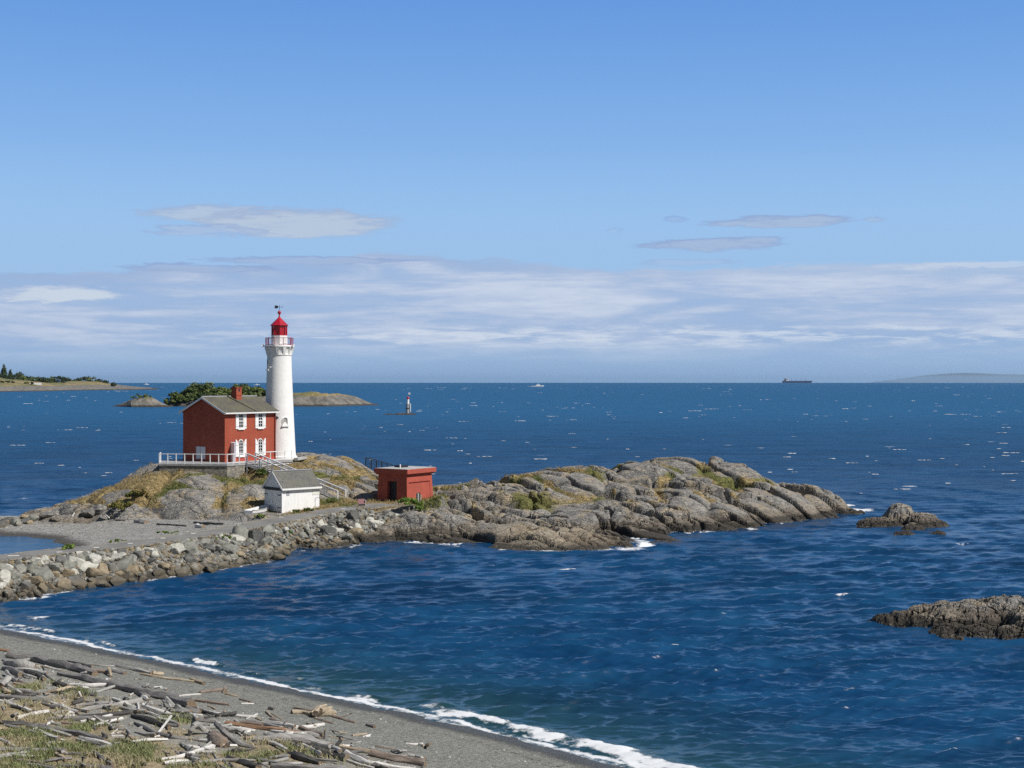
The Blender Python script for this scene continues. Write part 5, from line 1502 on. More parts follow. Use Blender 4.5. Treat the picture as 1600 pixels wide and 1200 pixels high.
sea_rock('sea_rock', 'low brown wave washed reef running out of the right edge of the photo', [(1392, 975, 70, 12, .7), (1425, 977, 80, 17, 1.0), (1460, 980, 110, 26, 1.6), (1500, 984, 130, 32, 2.0), (1480, 992, 70, 13, .6), (1550, 986, 150, 36, 2.3), (1605, 988, 150, 44, 2.8), (1535, 996, 90, 15, .7), (1585, 998, 80, 16, .7), (1660, 1000, 150, 50, 2.8), (1630, 1002, 90, 17, .8), (1720, 1010, 160, 50, 2.8)], 9, step_=.08)
sea_rock('sea_rock', 'small pale rock alone in the water before the brown reef', [(1495, 1003, 24, 8, .3)], 14, step_=.06)
sea_rock('sea_rock', 'tiny half drowned rock at the splash off the islet tip', [(1345, 803, 24, 5, .5)], 17)

# ------------------------------------------------------------------ driftwood
def wood_mesh(name, chains, mat, seed, knob=0.0):
    """chains: list of (points, radii) in world space; returns an object whose local x runs along the first chain"""
    P0, P1 = chains[0][0][0], chains[0][0][-1]
    d = (P1 - P0); L = d.length; d.normalize()
    up = Vector((0, 0, 1)); s_ = up.cross(d).normalized(); u_ = d.cross(s_)
    Mx = Matrix((d, s_, u_)).transposed().to_4x4(); Mx.translation = (P0 + P1) / 2
    inv = Mx.inverted()
    rn = random.Random(seed)
    mb = MB()
    for pts, rad in chains:
        n = max(6, int(sum((b - a).length for a, b in zip(pts[:-1], pts[1:])) / .22))
        n = min(n, 44)
        cum = [0]
        for a, b in zip(pts[:-1], pts[1:]): cum.append(cum[-1] + (b - a).length)
        PP, RR2 = [], []
        ph = rn.uniform(0, 9)
        for i in range(n + 1):
            t = cum[-1] * i / n
            k = 0
            while k < len(pts) - 2 and t > cum[k + 1]: k += 1
            f = (t - cum[k]) / max(1e-6, cum[k + 1] - cum[k])
            q = pts[k].lerp(pts[k + 1], f); r_ = rad[k] + (rad[k + 1] - rad[k]) * f
            w_ = .35 * r_
            q = q + Vector((0, 0, w_ * .4 * math.sin(ph + i * .7))) + Vector((w_ * .5 * math.sin(ph * 2 + i * .5), w_ * .5 * math.cos(ph + i * .45), 0))
            r_ *= 1 + .10 * math.sin(ph + i * 1.3) + rn.uniform(-.07, .07)
            PP.append(inv @ q); RR2.append(max(.008, r_))
        base = len(mb.v)
        mb.tube(PP, RR2, 10, 0, True, 1)
        for vi in range(base, len(mb.v)):           # flutes and knocks around the stem
            k = (vi - base) % 10; ring = (vi - base) // 10
            c = PP[ring]; v = Vector(mb.v[vi]) - c
            m = 1 + .16 * math.sin(k * 2.5 + seed) * math.sin(ring * .33 + k) + rn.uniform(-.07, .07)
            if ring in (0, len(PP) - 1): v += (PP[-1] - PP[0]).normalized() * rn.uniform(-.35, .35) * RR2[ring]
            mb.v[vi] = tuple(c + v * m)
    o = mb.build(name, [M[mat], M['w_end']], None, True)
    o.matrix_world = Mx
    return o
def drift(name, label, mat, pts, wpx, rise=None, group=None, cat='driftwood'):
    """pts: photo pixels along the piece; widths in photo pixels; the piece is laid on the beach where those pixels fall"""
    wpx = [v_ * 1.14 for v_ in wpx] if isinstance(wpx, (tuple, list)) else wpx * 1.14
    W_ = list(wpx) if isinstance(wpx, (tuple, list)) else [wpx] * len(pts)
    if len(W_) != len(pts): W_ = [W_[0] + (W_[-1] - W_[0]) * i / (len(pts) - 1) for i in range(len(pts))]
    out, rad = [], []
    for i, (px, py) in enumerate(pts):
        r_ = W_[i] * 62 / F_PX / 2
        q = on_beach(px, py, r_ * .6)
        r_ = W_[i] * q.y / F_PX / 2
        q = on_beach(px, py, r_ * .62 + (rise[i] if rise else 0)); out.append(q); rad.append(r_)
    return name, label, mat, out, rad, group, cat
LOGS = []
def D(name, label, mat, pts, w_, rise=None, extra=None):
    n_, l_, m_, out, rad, g_, c_ = drift(name, label, mat, pts, w_, rise)
    chains = [(out, rad)]
    for e_ in (extra or []):
        _, _, _, o2, r2, _, _ = drift(name, '', mat, e_[0], e_[1], e_[2] if len(e_) > 2 else None)
        chains.append((o2, r2))
    o = wood_mesh(n_, chains, m_, len(LOGS) * 7 + 3)
    tag(o, l_, 'driftwood', 'driftwood strewn along the beach'); LOGS.append(o)
    return o
lg, pk, br, stp = 'driftwood_log', 'driftwood_plank', 'driftwood_branch', 'driftwood_stump'
D(lg, 'big dark grey log nearest the waterline at the left edge', 'w_dark', [(14, 1024), (60, 1031), (110, 1042), (148, 1052)], (10, 11, 12, 11))
D(lg, 'thin rust coloured log butting the big dark log at the left edge', 'w_red', [(-14, 1013), (15, 1018)], 4)
D(lg, 'short rust brown log continuing the broken end of the big dark log', 'w_brown', [(148, 1048), (172, 1052)], (7, 5))
D(lg, 'slim dark log lying just seaward of the big dark log', 'w_dark', [(106, 1033), (128, 1037), (145, 1042)], (3, 4, 4))
D(pk, 'thin pale strip reaching from the slim dark log toward the sea', 'w_grey', [(138, 1038), (160, 1040), (176, 1041)], 2.4)
D(pk, 'tan plank end tilted across the rust brown log', 'w_tan', [(170, 1044), (173, 1057)], 4, (.25, 0))
D(lg, 'short fat silvery log with a dark end below the tan plank', 'w_grey', [(177, 1047), (195, 1052)], 6.5)
D(lg, 'long pale log lying nearest the sea with a sawn tan end', 'w_grey', [(183, 1040), (210, 1046), (238, 1052)], (4, 5.5, 6))
D(lg, 'short pale tan stub beyond the sawn end of the long pale log', 'w_tan', [(239, 1052), (255, 1053)], (6, 5.5))
D(lg, 'slender straight tan log on the open shingle', 'w_tan', [(219, 1053), (260, 1060), (303, 1065)], (3.2, 4, 4.2))
D(pk, 'weathered tan slab at the seaward tip of the slender tan log', 'w_tan', [(299, 1061), (318, 1068)], (4.5, 6))
D(lg, 'longest blackish log, grass along its landward side', 'w_dark', [(93, 1053), (150, 1064), (215, 1080), (265, 1090), (298, 1102)], (6, 11, 12, 13, 14))
D(pk, 'pale strip in the gap between the two long dark logs', 'w_pale', [(70, 1041), (96, 1048)], 3)
D(stp, 'pale bleached root mass beside the big dark log', 'w_grey', [(8, 1035), (30, 1038), (54, 1041)], (7, 14, 10), None, [([(30, 1034), (46, 1030)], (6, 3), (.1, .25)), ([(40, 1040), (56, 1044)], (6, 3)), ([(14, 1036), (4, 1030)], (5, 3))])
D(lg, 'grey brown log below the bleached root mass', 'w_dark', [(6, 1043), (20, 1048), (32, 1054)], (7, 9, 8))
D(br, 'straight silvery branch slanting down below the bleached root mass', 'w_grey', [(9, 1049), (27, 1065)], 4, (.15, 0))
D(stp, 'squared grey stub upright in the grass at the left edge', 'w_grey', [(2, 1072), (13, 1059)], 8, (.1, .3))
D(lg, 'short brown log in grass at the foot of the silvery branch', 'w_brown', [(25, 1064), (42, 1070)], 5)
D(pk, 'pale warped plank bowed over the grass', 'w_tan', [(74, 1081), (92, 1079), (108, 1074), (120, 1074)], (3, 4.5, 4, 2.5), (0, .1, .15, .05))
D(pk, 'dark beam parallel to the left edge logs, pale plank touching it', 'w_dark', [(9, 1079), (35, 1081), (62, 1084)], (5, 6, 4))
D(lg, 'thick grey log at the left edge under the dark beam', 'w_dark', [(-12, 1088), (30, 1091), (82, 1096)], (9, 8, 6))
D(br, 'forked pale branch at the left edge over the thick grey log', 'w_pale', [(-6, 1095), (10, 1096), (18, 1101)], (3.5, 4, 3), None, [([(12, 1096), (22, 1091)], (3, 1.5), (0, .15))])
D(stp, 'black uprooted stump in the grass right of the short brown log', 'w_char', [(86, 1068), (106, 1073)], (9, 7), None, [([(90, 1066), (96, 1060)], (4, 2), (.1, .2))])
D(stp, 'black broken stump above the long pale log', 'w_char', [(113, 1100), (130, 1092)], (6, 8), (0, .15))
D(br, 'stubby pale stick standing askew in grass above the black broken stump', 'w_pale', [(122, 1081), (128, 1090)], 3.6, (.25, 0))
D(br, 'thin grey branch along the grass below the bowed plank', 'w_dark', [(40, 1102), (60, 1096), (78, 1103), (96, 1104)], (3, 5, 4, 6))
D(lg, 'long silvery log tapering to the left, thick butt end by the forked root', 'w_grey', [(80, 1117), (130, 1109), (180, 1101), (221, 1095)], (3, 5, 7, 8.5))
D(lg, 'short grey log with a black hollow end below the long silvery log', 'w_grey', [(79, 1116), (108, 1111)], (6, 5))
D(br, 'small pale crooked branch by the black hollow end', 'w_pale', [(102, 1119), (109, 1112), (116, 1115)], (3, 4, 3), (0, .12, 0), [([(108, 1113), (106, 1106)], (2, 1.5), (.1, .3))])
D(lg, 'dark log in front of the hollow ended one', 'w_dark', [(71, 1124), (100, 1123), (120, 1121)], (4, 5, 4))
D(lg, 'long blackish log across the middle of the grass', 'w_char', [(122, 1121), (160, 1117), (206, 1113)], (6, 7, 7))
D(lg, 'weathered hollow log with a round black mouth', 'w_dark', [(112, 1124), (150, 1122), (187, 1126)], (7, 9, 9))
D(br, 'grey limb leaning on the weathered hollow log', 'w_grey', [(146, 1118), (160, 1127), (172, 1132)], (3, 4, 3), (.3, .1, 0))
D(lg, 'dark sunken log entering from the left edge above the long grey one', 'w_char', [(-10, 1127), (25, 1130), (56, 1133)], (6, 7, 5))
D(lg, 'very long grey sunken log crossing the lower left grass', 'w_dark', [(44, 1134), (90, 1140), (130, 1148), (164, 1158)], (7, 9, 9, 7))
D(stp, 'knot of black roots at the right end of the very long sunken log', 'w_char', [(140, 1154), (166, 1160)], (5, 4), None, [([(156, 1157), (168, 1150)], (4, 5), (0, .12))])
D(pk, 'dark and white striped slat in the sand below the hollow log', 'w_pale', [(78, 1128), (98, 1134)], 3)
D(pk, 'rust brown slat beside the striped slat', 'w_brown', [(96, 1129), (119, 1131)], 4)
D(br, 'bleached V of sticks on the bare sand', 'w_pale', [(173, 1148), (184, 1139)], 2.2, None, [([(174, 1150), (193, 1149)], (2, 1.6)), ([(182, 1146), (190, 1142)], (2, 1.2))])
D(br, 'bleached forked root with an upright prong in the grass', 'w_pale', [(224, 1102), (240, 1109), (256, 1113), (268, 1116)], (6, 7, 7, 3), (.1, .1, .05, 0), [([(252, 1112), (254, 1097)], (4, 2), (0, .45)), ([(228, 1104), (233, 1092)], (4, 1.5), (.1, .5)), ([(226, 1103), (222, 1098)], (4, 3), (.1, .25))])
D(br, 'straight white stick leaning toward the camera on bare sand', 'w_pale', [(267, 1119), (246, 1147)], 3.2, (.35, 0))
D(br, 'short white stick on the sand at the foot of the leaning one', 'w_pale', [(241, 1152), (257, 1148)], 3.4)
D(lg, 'silvery bollard shaped log leaning on the longest blackish log', 'w_grey', [(259, 1090), (266, 1098), (274, 1105)], 5.5, (.3, .15, 0))
D(lg, 'rounded grey stub beside the bollard shaped log', 'w_grey', [(276, 1105), (291, 1112)], (7, 9))
D(stp, 'round dark butt at the broken end of the longest blackish log', 'w_dark', [(290, 1109), (313, 1113)], (10, 9))
D(lg, 'brown log with a dark knobbed end high on the shingle', 'w_brown', [(312, 1082), (335, 1079), (352, 1077)], (4, 5, 6), None, [([(351, 1081), (352, 1074)], (6, 5))])
D(pk, 'white plank left of the knobbed brown log', 'w_pale', [(279, 1087), (313, 1085)], 2.6)
D(lg, 'long thin brown log on shells below the knobbed log', 'w_brown', [(306, 1094), (335, 1098), (358, 1101)], (5, 5.5, 4))
D(lg, 'long straight bone white pole lying among shells', 'w_pale', [(310, 1110), (350, 1116), (401, 1121)], (4, 4.5, 4), None, [([(384, 1123), (402, 1116)], (2, 3))])
D(lg, 'short rusty log seaward of the long reddish one', 'w_brown', [(377, 1128), (410, 1132)], 5)
D(lg, 'long reddish barkless log on the shell bank', 'w_red', [(352, 1130), (400, 1136), (440, 1142), (470, 1147)], (6, 7, 8, 8))
D(lg, 'straight mauve brown pole ending against an upright peg', 'w_brown', [(423, 1124), (465, 1136), (506, 1149)], (5, 6, 6.5))
D(br, 'upright grey peg at the end of the mauve brown pole', 'w_grey', [(507, 1153), (508, 1140)], 3, (0, .35))
D(stp, 'large grey tree butt with a curved upturned prong', 'w_grey', [(398, 1155), (440, 1154), (480, 1158), (517, 1166)], (8, 14, 15, 12), None, [([(512, 1168), (526, 1164), (535, 1154)], (7, 6, 4), (0, .1, .4)), ([(460, 1150), (480, 1146), (500, 1152)], (7, 9, 6))])
D(lg, 'dark curved log draped over the root ball', 'w_dark', [(337, 1130), (350, 1144), (362, 1154), (378, 1164), (396, 1167)], (7, 8, 8, 6, 5), (.3, .3, .1, 0, 0))
D(stp, 'small black stump below the dark curved log', 'w_char', [(353, 1166), (361, 1162)], 7)
D(stp, 'tiny dark stump right of the small black stump', 'w_char', [(363, 1172), (373, 1170)], 5)
D(br, 'grey arched root standing like a bridge over the grass', 'w_grey', [(296, 1148), (300, 1136), (308, 1130), (316, 1138), (328, 1145)], (6, 8, 9, 7, 5), (0, .3, .4, .15, 0))
D(stp, 'brown ball of roots and earth in the lower middle', 'w_brown', [(331, 1152), (342, 1156), (352, 1162)], (14, 20, 13), None, [([(334, 1158), (326, 1152)], (6, 3)), ([(340, 1148), (332, 1143)], (7, 4), (.1, .2)), ([(344, 1160), (356, 1150)], (6, 3), (0, .2))])
D(lg, 'white log with two dark bands in the lower grass', 'w_pale', [(249, 1187), (280, 1182), (310, 1174), (333, 1166)], (4, 6, 7, 7.5))
D(lg, 'grey half buried log below the white banded log', 'w_grey', [(259, 1194), (300, 1192), (356, 1187)], (4, 5, 4))
D(lg, 'black barked log slanting to the bottom edge below the root ball', 'w_char', [(356, 1183), (378, 1190), (404, 1200)], (6, 8, 8))
D(stp, 'thick black barked chunk near the bottom edge left of the white slabs', 'w_char', [(452, 1177), (470, 1184), (500, 1192)], (8, 11, 6))
D(pk, 'flat grey plank between the two black barked logs', 'w_grey', [(408, 1194), (450, 1186)], (4, 6))
D(lg, 'dark log lying along the bottom edge', 'w_dark', [(424, 1198), (480, 1199), (540, 1201)], (8, 9, 9))
D(stp, 'dark rotten log under the upturned prong', 'w_char', [(489, 1168), (512, 1178), (542, 1186)], (6, 10, 12))
D(lg, 'smooth tan log butting against the thick mauve one', 'w_tan', [(524, 1166), (552, 1170), (580, 1175)], (7, 7, 8))
D(lg, 'thick mauve brown log with a splintered end nearest the right', 'w_brown', [(580, 1177), (620, 1185), (664, 1194)], (10, 12, 11))
D(pk, 'broad silver slab running out of the bottom edge', 'w_pale', [(540, 1176), (558, 1184), (575, 1193), (612, 1198), (650, 1203)], (7, 8, 8, 6, 5))
D(pk, 'grey splintered slab between the rotten log and the silver slab', 'w_dark', [(536, 1172), (560, 1180), (575, 1186)], (5, 6, 3))
D(br, 'thin brown stick on shells above the thick mauve log', 'w_brown', [(586, 1166), (620, 1171)], 2.4)
D(br, 'crooked grey branch farthest right on the shingle', 'w_grey', [(633, 1159), (650, 1162), (671, 1166)], (2.5, 3.5, 3))
D(br, 'short white stick in the middle of the shingle', 'w_tan', [(550, 1149), (573, 1147)], 3)
D(stp, 'small dark block alone on the clean shingle', 'w_dark', [(573, 1132), (585, 1136)], 5)
D(stp, 'lone tan root wad with its stem on the clean shingle', 'w_tan', [(455, 1113), (475, 1113), (492, 1117)], (6, 6, 8), None, [([(489, 1117), (498, 1108), (508, 1103)], (10, 9, 5), (0, .2, .3)), ([(496, 1115), (512, 1112), (524, 1114)], (11, 10, 5), (0, .1, .05)), ([(500, 1110), (518, 1106)], (8, 4), (.2, .3)), ([(492, 1116), (500, 1104)], (8, 4), (.1, .35)), ([(504, 1116), (524, 1118)], (7, 3))])
D(lg, 'dark rod lying behind the stem of the lone root wad', 'w_brown', [(459, 1106), (490, 1110)], 3.4)
D(lg, 'thin brown rod pointing seaward from the lone root wad', 'w_brown', [(519, 1119), (556, 1129)], 4)
D(br, 'low scatter stick beneath the lone root wad', 'w_brown', [(490, 1122), (520, 1130)], 3)
D(lg, 'grey split log at the left edge near the bottom', 'w_grey', [(-10, 1171), (40, 1171), (86, 1173)], (7, 6, 4))
D(lg, 'shorter grey log crossing under the split log at the left edge', 'w_grey', [(-10, 1185), (20, 1180), (46, 1175)], (6, 7, 5))
D(br, 'small branched grey root at the end of the split log', 'w_grey', [(92, 1180), (98, 1174), (106, 1178)], (3, 4, 3), (0, .15, 0), [([(97, 1175), (93, 1170)], (2, 1.5), (.1, .3))])
D(lg, 'thin dark log half hidden in grass right of the branched root', 'w_dark', [(104, 1178), (140, 1178)], 4)
D(lg, 'dark log on the bottom edge at the lower left', 'w_dark', [(92, 1196), (130, 1198), (176, 1201)], (6, 7, 7))
D(lg, 'rusty rotten log in the bottom left corner', 'w_brown', [(28, 1188), (60, 1193), (84, 1200)], (6, 7, 6))
D(lg, 'black rotted log between the bleached root and the bare sand', 'w_char', [(207, 1118), (230, 1124), (250, 1131), (265, 1138)], (6, 9, 9, 6))
D(lg, 'mossy grey log behind the arched root', 'w_dark', [(282, 1120), (310, 1124), (336, 1128)], (6, 7, 5))
D(br, 'thin brown rod on bare sand left of the root ball', 'w_brown', [(287, 1153), (314, 1157)], 2.2)
D(br, 'light brown rod past the knobbed log toward the sea', 'w_tan', [(352, 1084), (372, 1088)], 3)
D(pk, 'small white splinter on shells right of the knobbed log', 'w_pale', [(377, 1099), (397, 1100)], 2)
D(br, 'small dark splinter above the white splinter', 'w_brown', [(374, 1092), (392, 1097)], 3)
D(stp, 'tiny black lump alone left of the lone root wad', 'w_char', [(419, 1107), (428, 1108)], 4.5)
D(br, 'pale stick poking from grass right of the bleached forked root', 'w_grey', [(345, 1136), (368, 1142)], 4)
D(br, 'jumble root with white ends beside the dark curved log', 'w_grey', [(356, 1142), (372, 1140), (384, 1147)], (4, 6, 4), (0, .1, 0), [([(370, 1141), (378, 1150)], (4, 3)), ([(382, 1146), (394, 1150)], (8, 6))])
D(pk, 'pair of pale slivers beside the long silvery log', 'w_pale', [(20, 1147), (30, 1155)], 2)
D(br, 'pink brown chips in the lower left grass', 'w_red', [(46, 1157), (64, 1155)], 2.2)
D(br, 'slim twig with a hooked tip right of the lone root wad', 'w_brown', [(530, 1120), (545, 1117), (550, 1114)], (1.2, 1.2, 1.6), (0, .05, .15))
rs_d = random.Random(99)
SMALL = [('w_pale', 'small bone white driftwood stick on the shell bank'), ('w_grey', 'small grey driftwood stick among the big logs'), ('w_tan', 'small straw coloured driftwood stick among the big logs'), ('w_dark', 'small dark driftwood stick among the big logs')]
n_small = 0
while n_small < 165:
    px, py = rs_d.uniform(-5, 690), rs_d.uniform(1030, 1200)
    top_ = np.interp(px, [0, 150, 300, 420, 520, 700], [1024, 1046, 1084, 1108, 1128, 1176]); low_ = np.interp(px, [0, 300, 450, 700], [1200, 1200, 1200, 1202])
    if py < top_ or py > low_: continue
    k_ = rs_d.choice([0, 0, 1, 1, 2, 3]); mat_, lab_ = SMALL[k_]
    if k_ == 0 and py > top_ + 45: continue
    a_ = rs_d.gauss(.25, .55); L_ = rs_d.uniform(7, 24) * (1.3 if rs_d.random() < .2 else 1); w_ = rs_d.uniform(1.4, 3.4) * (1.6 if rs_d.random() < .22 else 1)
    bend = rs_d.uniform(-2, 2)
    D(br, lab_, mat_, [(px, py), (px + L_ / 2 * math.cos(a_), py + (L_ / 2 * math.sin(a_)) * .6 + bend), (px + L_ * math.cos(a_), py + L_ * math.sin(a_) * .6)], w_, (0, rs_d.choice([0, 0, .12]), rs_d.choice([0, 0, 0, .2])))['group'] = 'small driftwood sticks: ' + mat_[2:]
    n_small += 1
MID = [('w_grey', 'weathered grey log of middling size in the tangle on the beach'), ('w_pale', 'bleached near white log of middling size in the tangle on the beach'), ('w_dark', 'dark grey log of middling size in the tangle on the beach'), ('w_char', 'blackened log of middling size in the tangle on the beach')]
n_mid = 0
while n_mid < 84:
    px, py = rs_d.uniform(-20, 620), rs_d.uniform(1040, 1200)
    if py < np.interp(px, [0, 150, 300, 420, 520, 700], [1036, 1062, 1104, 1126, 1146, 1186]): continue
    mat_, lab_ = MID[rs_d.choice([0, 0, 1, 1, 1, 2, 3])]
    a_ = rs_d.gauss(.2, .4); L_ = rs_d.uniform(26, 62); w_ = rs_d.uniform(3.2, 6.0)
    ex = [([(px + L_ * .6 * math.cos(a_), py + L_ * .36 * math.sin(a_)), (px + L_ * .6 * math.cos(a_) + rs_d.uniform(-8, 8), py + L_ * .36 * math.sin(a_) - rs_d.uniform(2, 7))], (w_ * .6, w_ * .3), (0, rs_d.uniform(.1, .3)))] if rs_d.random() < .4 else None
    D(lg, lab_, mat_, [(px, py), (px + L_ / 2 * math.cos(a_), py + L_ * .3 * math.sin(a_) + rs_d.uniform(-2, 2)), (px + L_ * math.cos(a_), py + L_ * .6 * math.sin(a_))], (w_ * rs_d.uniform(.6, 1), w_, w_ * rs_d.uniform(.6, 1.1)), (0, .04, rs_d.choice([0, .1])), ex)['group'] = 'middling logs in the driftwood tangle: ' + mat_[2:]
    n_mid += 1
# driftwood and blocks on the far spit and the causeway bank
def far_wood(label, mat, p0, p1, w_, z, rise=(0, 0), name=lg):
    q1 = on_land(*p1) if rise[0] >= rise[1] else on_land(*p0); rr0 = w_ * q1.y / F_PX / 2
    qa, qb = (p0, p1) if rise[0] >= rise[1] else (p1, p0)
    q0 = on_land(*qa)
    if max(rise) > .25:           # leaning on what stands behind: same distance as its foot
        q0 = Vector(((qa[0] - 800) / F_PX * (q1.y + .2), q1.y + .2, EYE + (LEVEL - qa[1]) * (q1.y + .2) / F_PX))
    r_ = rr0; q0 += Vector((0, 0, r_ * .6)); q1 += Vector((0, 0, r_ * .6))
    o = wood_mesh(name, [([q0, q0.lerp(q1, .5), q1], [r_, r_ * 1.05, r_ * .9])], mat, int(p0[0]))
    tag(o, label, 'driftwood', 'driftwood on the far spit and causeway')
far_wood('white stick leaning on the boulders at the left of the spit', 'w_pale', (113, 808), (116, 802), 2.4, .9, (0, .3), br)
far_wood('white pole leaning on the dark rock behind the spit', 'w_pale', (164, 804), (172, 813), 2.6, 1.0, (.7, 0), br)
far_wood('short pale pole beside the leaning white pole', 'w_tan', (168, 806), (178, 810), 2.6, 1.0, (.3, .1), br)
far_wood('grey log at the foot of the dark rock on the spit', 'w_dark', (182, 814), (196, 815), 4, 1.0)
far_wood('dark long plank on the spit left of the white block', 'w_char', (246, 820), (292, 823), 3, 1.0, (0, 0), pk)
far_wood('dark plank under the hill right of the white block', 'w_char', (303, 818), (350, 820), 3.4, 1.2, (0, 0), pk)
far_wood('bleached root heap in the middle of the spit', 'w_grey', (212, 817), (228, 818), 7, .9, (0, .1), stp)
far_wood('pale square block on the spit beneath the hill', 'w_pale', (308, 824), (318, 824.5), 7, 1.15, (0, 0), stp)
far_wood('pale plank lodged on the causeway boulders', 'w_pale', (484, 851), (541, 846), 3.2, .55, (.15, .15), pk)
far_wood('white slab on top of the causeway boulders at the left', 'w_pale', (118, 868), (139, 866.5), 6, 1.9, (.25, .2), pk)
far_wood('white stick between causeway boulders', 'w_pale', (139, 884), (144, 879), 1.6, 1.2, (.3, .6), br)

# ------------------------------------------------------------------ loose stuff on the beach
rg = np.random.RandomState(21)
def to_mesh_blades(name, base, hgt, wid, lean, tint, mat):
    n = len(base)
    a = rg.uniform(0, 6.28, n); dx_, dy_ = np.cos(a), np.sin(a)
    la = rg.uniform(0, 6.28, n); lx, ly = np.cos(la) * lean * hgt, np.sin(la) * lean * hgt
    w2 = wid / 2
    p0 = base + np.stack([-dx_ * w2, -dy_ * w2, np.zeros(n)], 1); p1 = base + np.stack([dx_ * w2, dy_ * w2, np.zeros(n)], 1)
    m0 = base + np.stack([lx * .35 + dx_ * w2 * .8, ly * .35 + dy_ * w2 * .8, hgt * .6], 1); m1 = base + np.stack([lx * .35 - dx_ * w2 * .8, ly * .35 - dy_ * w2 * .8, hgt * .6], 1)
    t0 = base + np.stack([lx + dx_ * .004, ly + dy_ * .004, hgt], 1); t1 = base + np.stack([lx - dx_ * .004, ly - dy_ * .004, hgt], 1)
    co = np.stack([p0, p1, m0, m1, m1, m0, t0, t1], 1).reshape(-1, 3)
    col = np.repeat(tint, 8, 0)
    return raw_mesh(name, co, 4, mat, col)
X = rg.uniform(-27, 2, 200000); Y = rg.uniform(45, 80, 200000)
zz, s_, _ = beach_z(X, Y)
den = green_at(X, Y)
cl = fbm(X / 1.1, Y / 1.1, 3, 201)
keep = (s_ > 10.5) & (rg.uniform(0, 1, len(X)) < (ss(.35, .9, den) * .32 + .10 * ss(13, 17, s_)) * ss(.40, .58, cl))
X, Y, zz, den, cl = X[keep], Y[keep], zz[keep], den[keep], cl[keep]
# several blades for each point
k = 5
bX = np.repeat(X, k) + rg.normal(0, .07, len(X) * k); bY = np.repeat(Y, k) + rg.normal(0, .07, len(X) * k); bZ = np.repeat(zz, k) - .01
gr = np.repeat(ss(.42, .62, fbm(X / 2.3, Y / 2.3, 3, 220) + .10 * (den - .5) + .02), k)
f = np.clip(gr + rg.normal(0, .28, len(bX)), 0, 1)[:, None]
tint = (1 - f) * np.array([.47, .405, .26]) + f * np.array([.215, .25, .105])
tint = tint * rg.uniform(.65, 1.25, (len(bX), 1))
og = to_mesh_blades('beach_grass', np.stack([bX, bY, bZ], 1), rg.uniform(.06, .27, len(bX)), rg.uniform(.014, .034, len(bX)), rg.uniform(.2, 1.0, len(bX)), tint, M['leaf'])
tag(og, 'dry straw and green beach grass growing among the driftwood', 'grass', kind='stuff')
# grass along the path, by the shed and in the hollows of the islet
X = rg.uniform(-52, 12, 120000); Y = rg.uniform(98, 160, 120000)
zz, ga, mo, sh = land(X, Y)
keep = (ga > .5) & (sh < .3) & ((X - 2.3) ** 2 / 9 + (Y - 146) ** 2 / 20 > 3.0) & (rg.uniform(0, 1, len(X)) < .5)
X, Y, zz, mo = X[keep], Y[keep], zz[keep], mo[keep]
k = 2
bX = np.repeat(X, k) + rg.normal(0, .1, len(X) * k); bY = np.repeat(Y, k) + rg.normal(0, .1, len(X) * k); bZ = np.repeat(zz, k) - .02
f = np.clip(np.repeat(mo, k) + rg.normal(0, .25, len(bX)), 0, 1)[:, None]
tint = ((1 - f) * np.array([.36, .27, .125]) + f * np.array([.13, .155, .04])) * rg.uniform(.65, 1.2, (len(bX), 1))
og = to_mesh_blades('hill_grass', np.stack([bX, bY, bZ], 1), rg.uniform(.12, .34, len(bX)), rg.uniform(.03, .06, len(bX)), rg.uniform(.2, .9, len(bX)), tint, M['leaf'])
tag(og, 'straw coloured and green grass in the hollows of the rocky islet', 'grass', kind='stuff')
# bleached shells, pebbles and wood chips along the strandline
def scatter_bits(name, n, region, size, tint, label, cat, long=1.0):
    P, S_ = [], []
    X = rg.uniform(-29, 3, n * 14); Y = rg.uniform(46, 86, n * 14)
    zz, s_, t_ = beach_z(X, Y)
    px = 800 + F_PX * X / Y
    keep = rg.uniform(0, 1, len(X)) < region(s_, px, X, Y)
    X, Y, zz = X[keep][:n], Y[keep][:n], zz[keep][:n]
    n = len(X)
    r_ = rg.uniform(*size, n) * rg.choice([.6, 1, 1.5], n, p=[.6, .32, .08])
    a = rg.uniform(0, 6.28, n)
    base = np.array([[1, 0, 0], [0, 1, 0], [-1, 0, 0], [0, -1, 0], [0, 0, .6]], float)
    co = np.zeros((n, 4, 3, 3))
    for f_ in range(4):
        for j_, vi in enumerate((f_, (f_ + 1) % 4, 4)):
            b = base[vi] * np.array([long, 1, 1])
            rx = b[0] * np.cos(a) - b[1] * np.sin(a); ry = b[0] * np.sin(a) + b[1] * np.cos(a)
            co[:, f_, j_] = np.stack([X + rx * r_, Y + ry * r_, zz - .004 + b[2] * r_], 1)
    col = np.repeat(np.array(tint)[rg.randint(0, len(tint), n)] * rg.uniform(.75, 1.1, (n, 1)), 12, 0)
    o = raw_mesh(name, co.reshape(-1, 3), 3, M['leaf'], col)
    tag(o, label, cat, kind='stuff')
clus = lambda X, Y, s: ss(.46, .68, fbm(X / 1.6, Y / 1.6, 3, s))
scatter_bits('shell_debris', 2600, lambda s_, px, X, Y: (ss(7.0, 9.0, s_) * ss(14.5, 11.5, s_) * (.15 + .85 * clus(X, Y, 301)) + .03 * ss(.5, 2, s_) * ss(9, 7, s_)) * .9, (.022, .05), [[.66, .64, .60], [.58, .55, .50], [.7, .69, .66]], 'small bleached shells and white pebbles scattered along the strandline', 'shells')
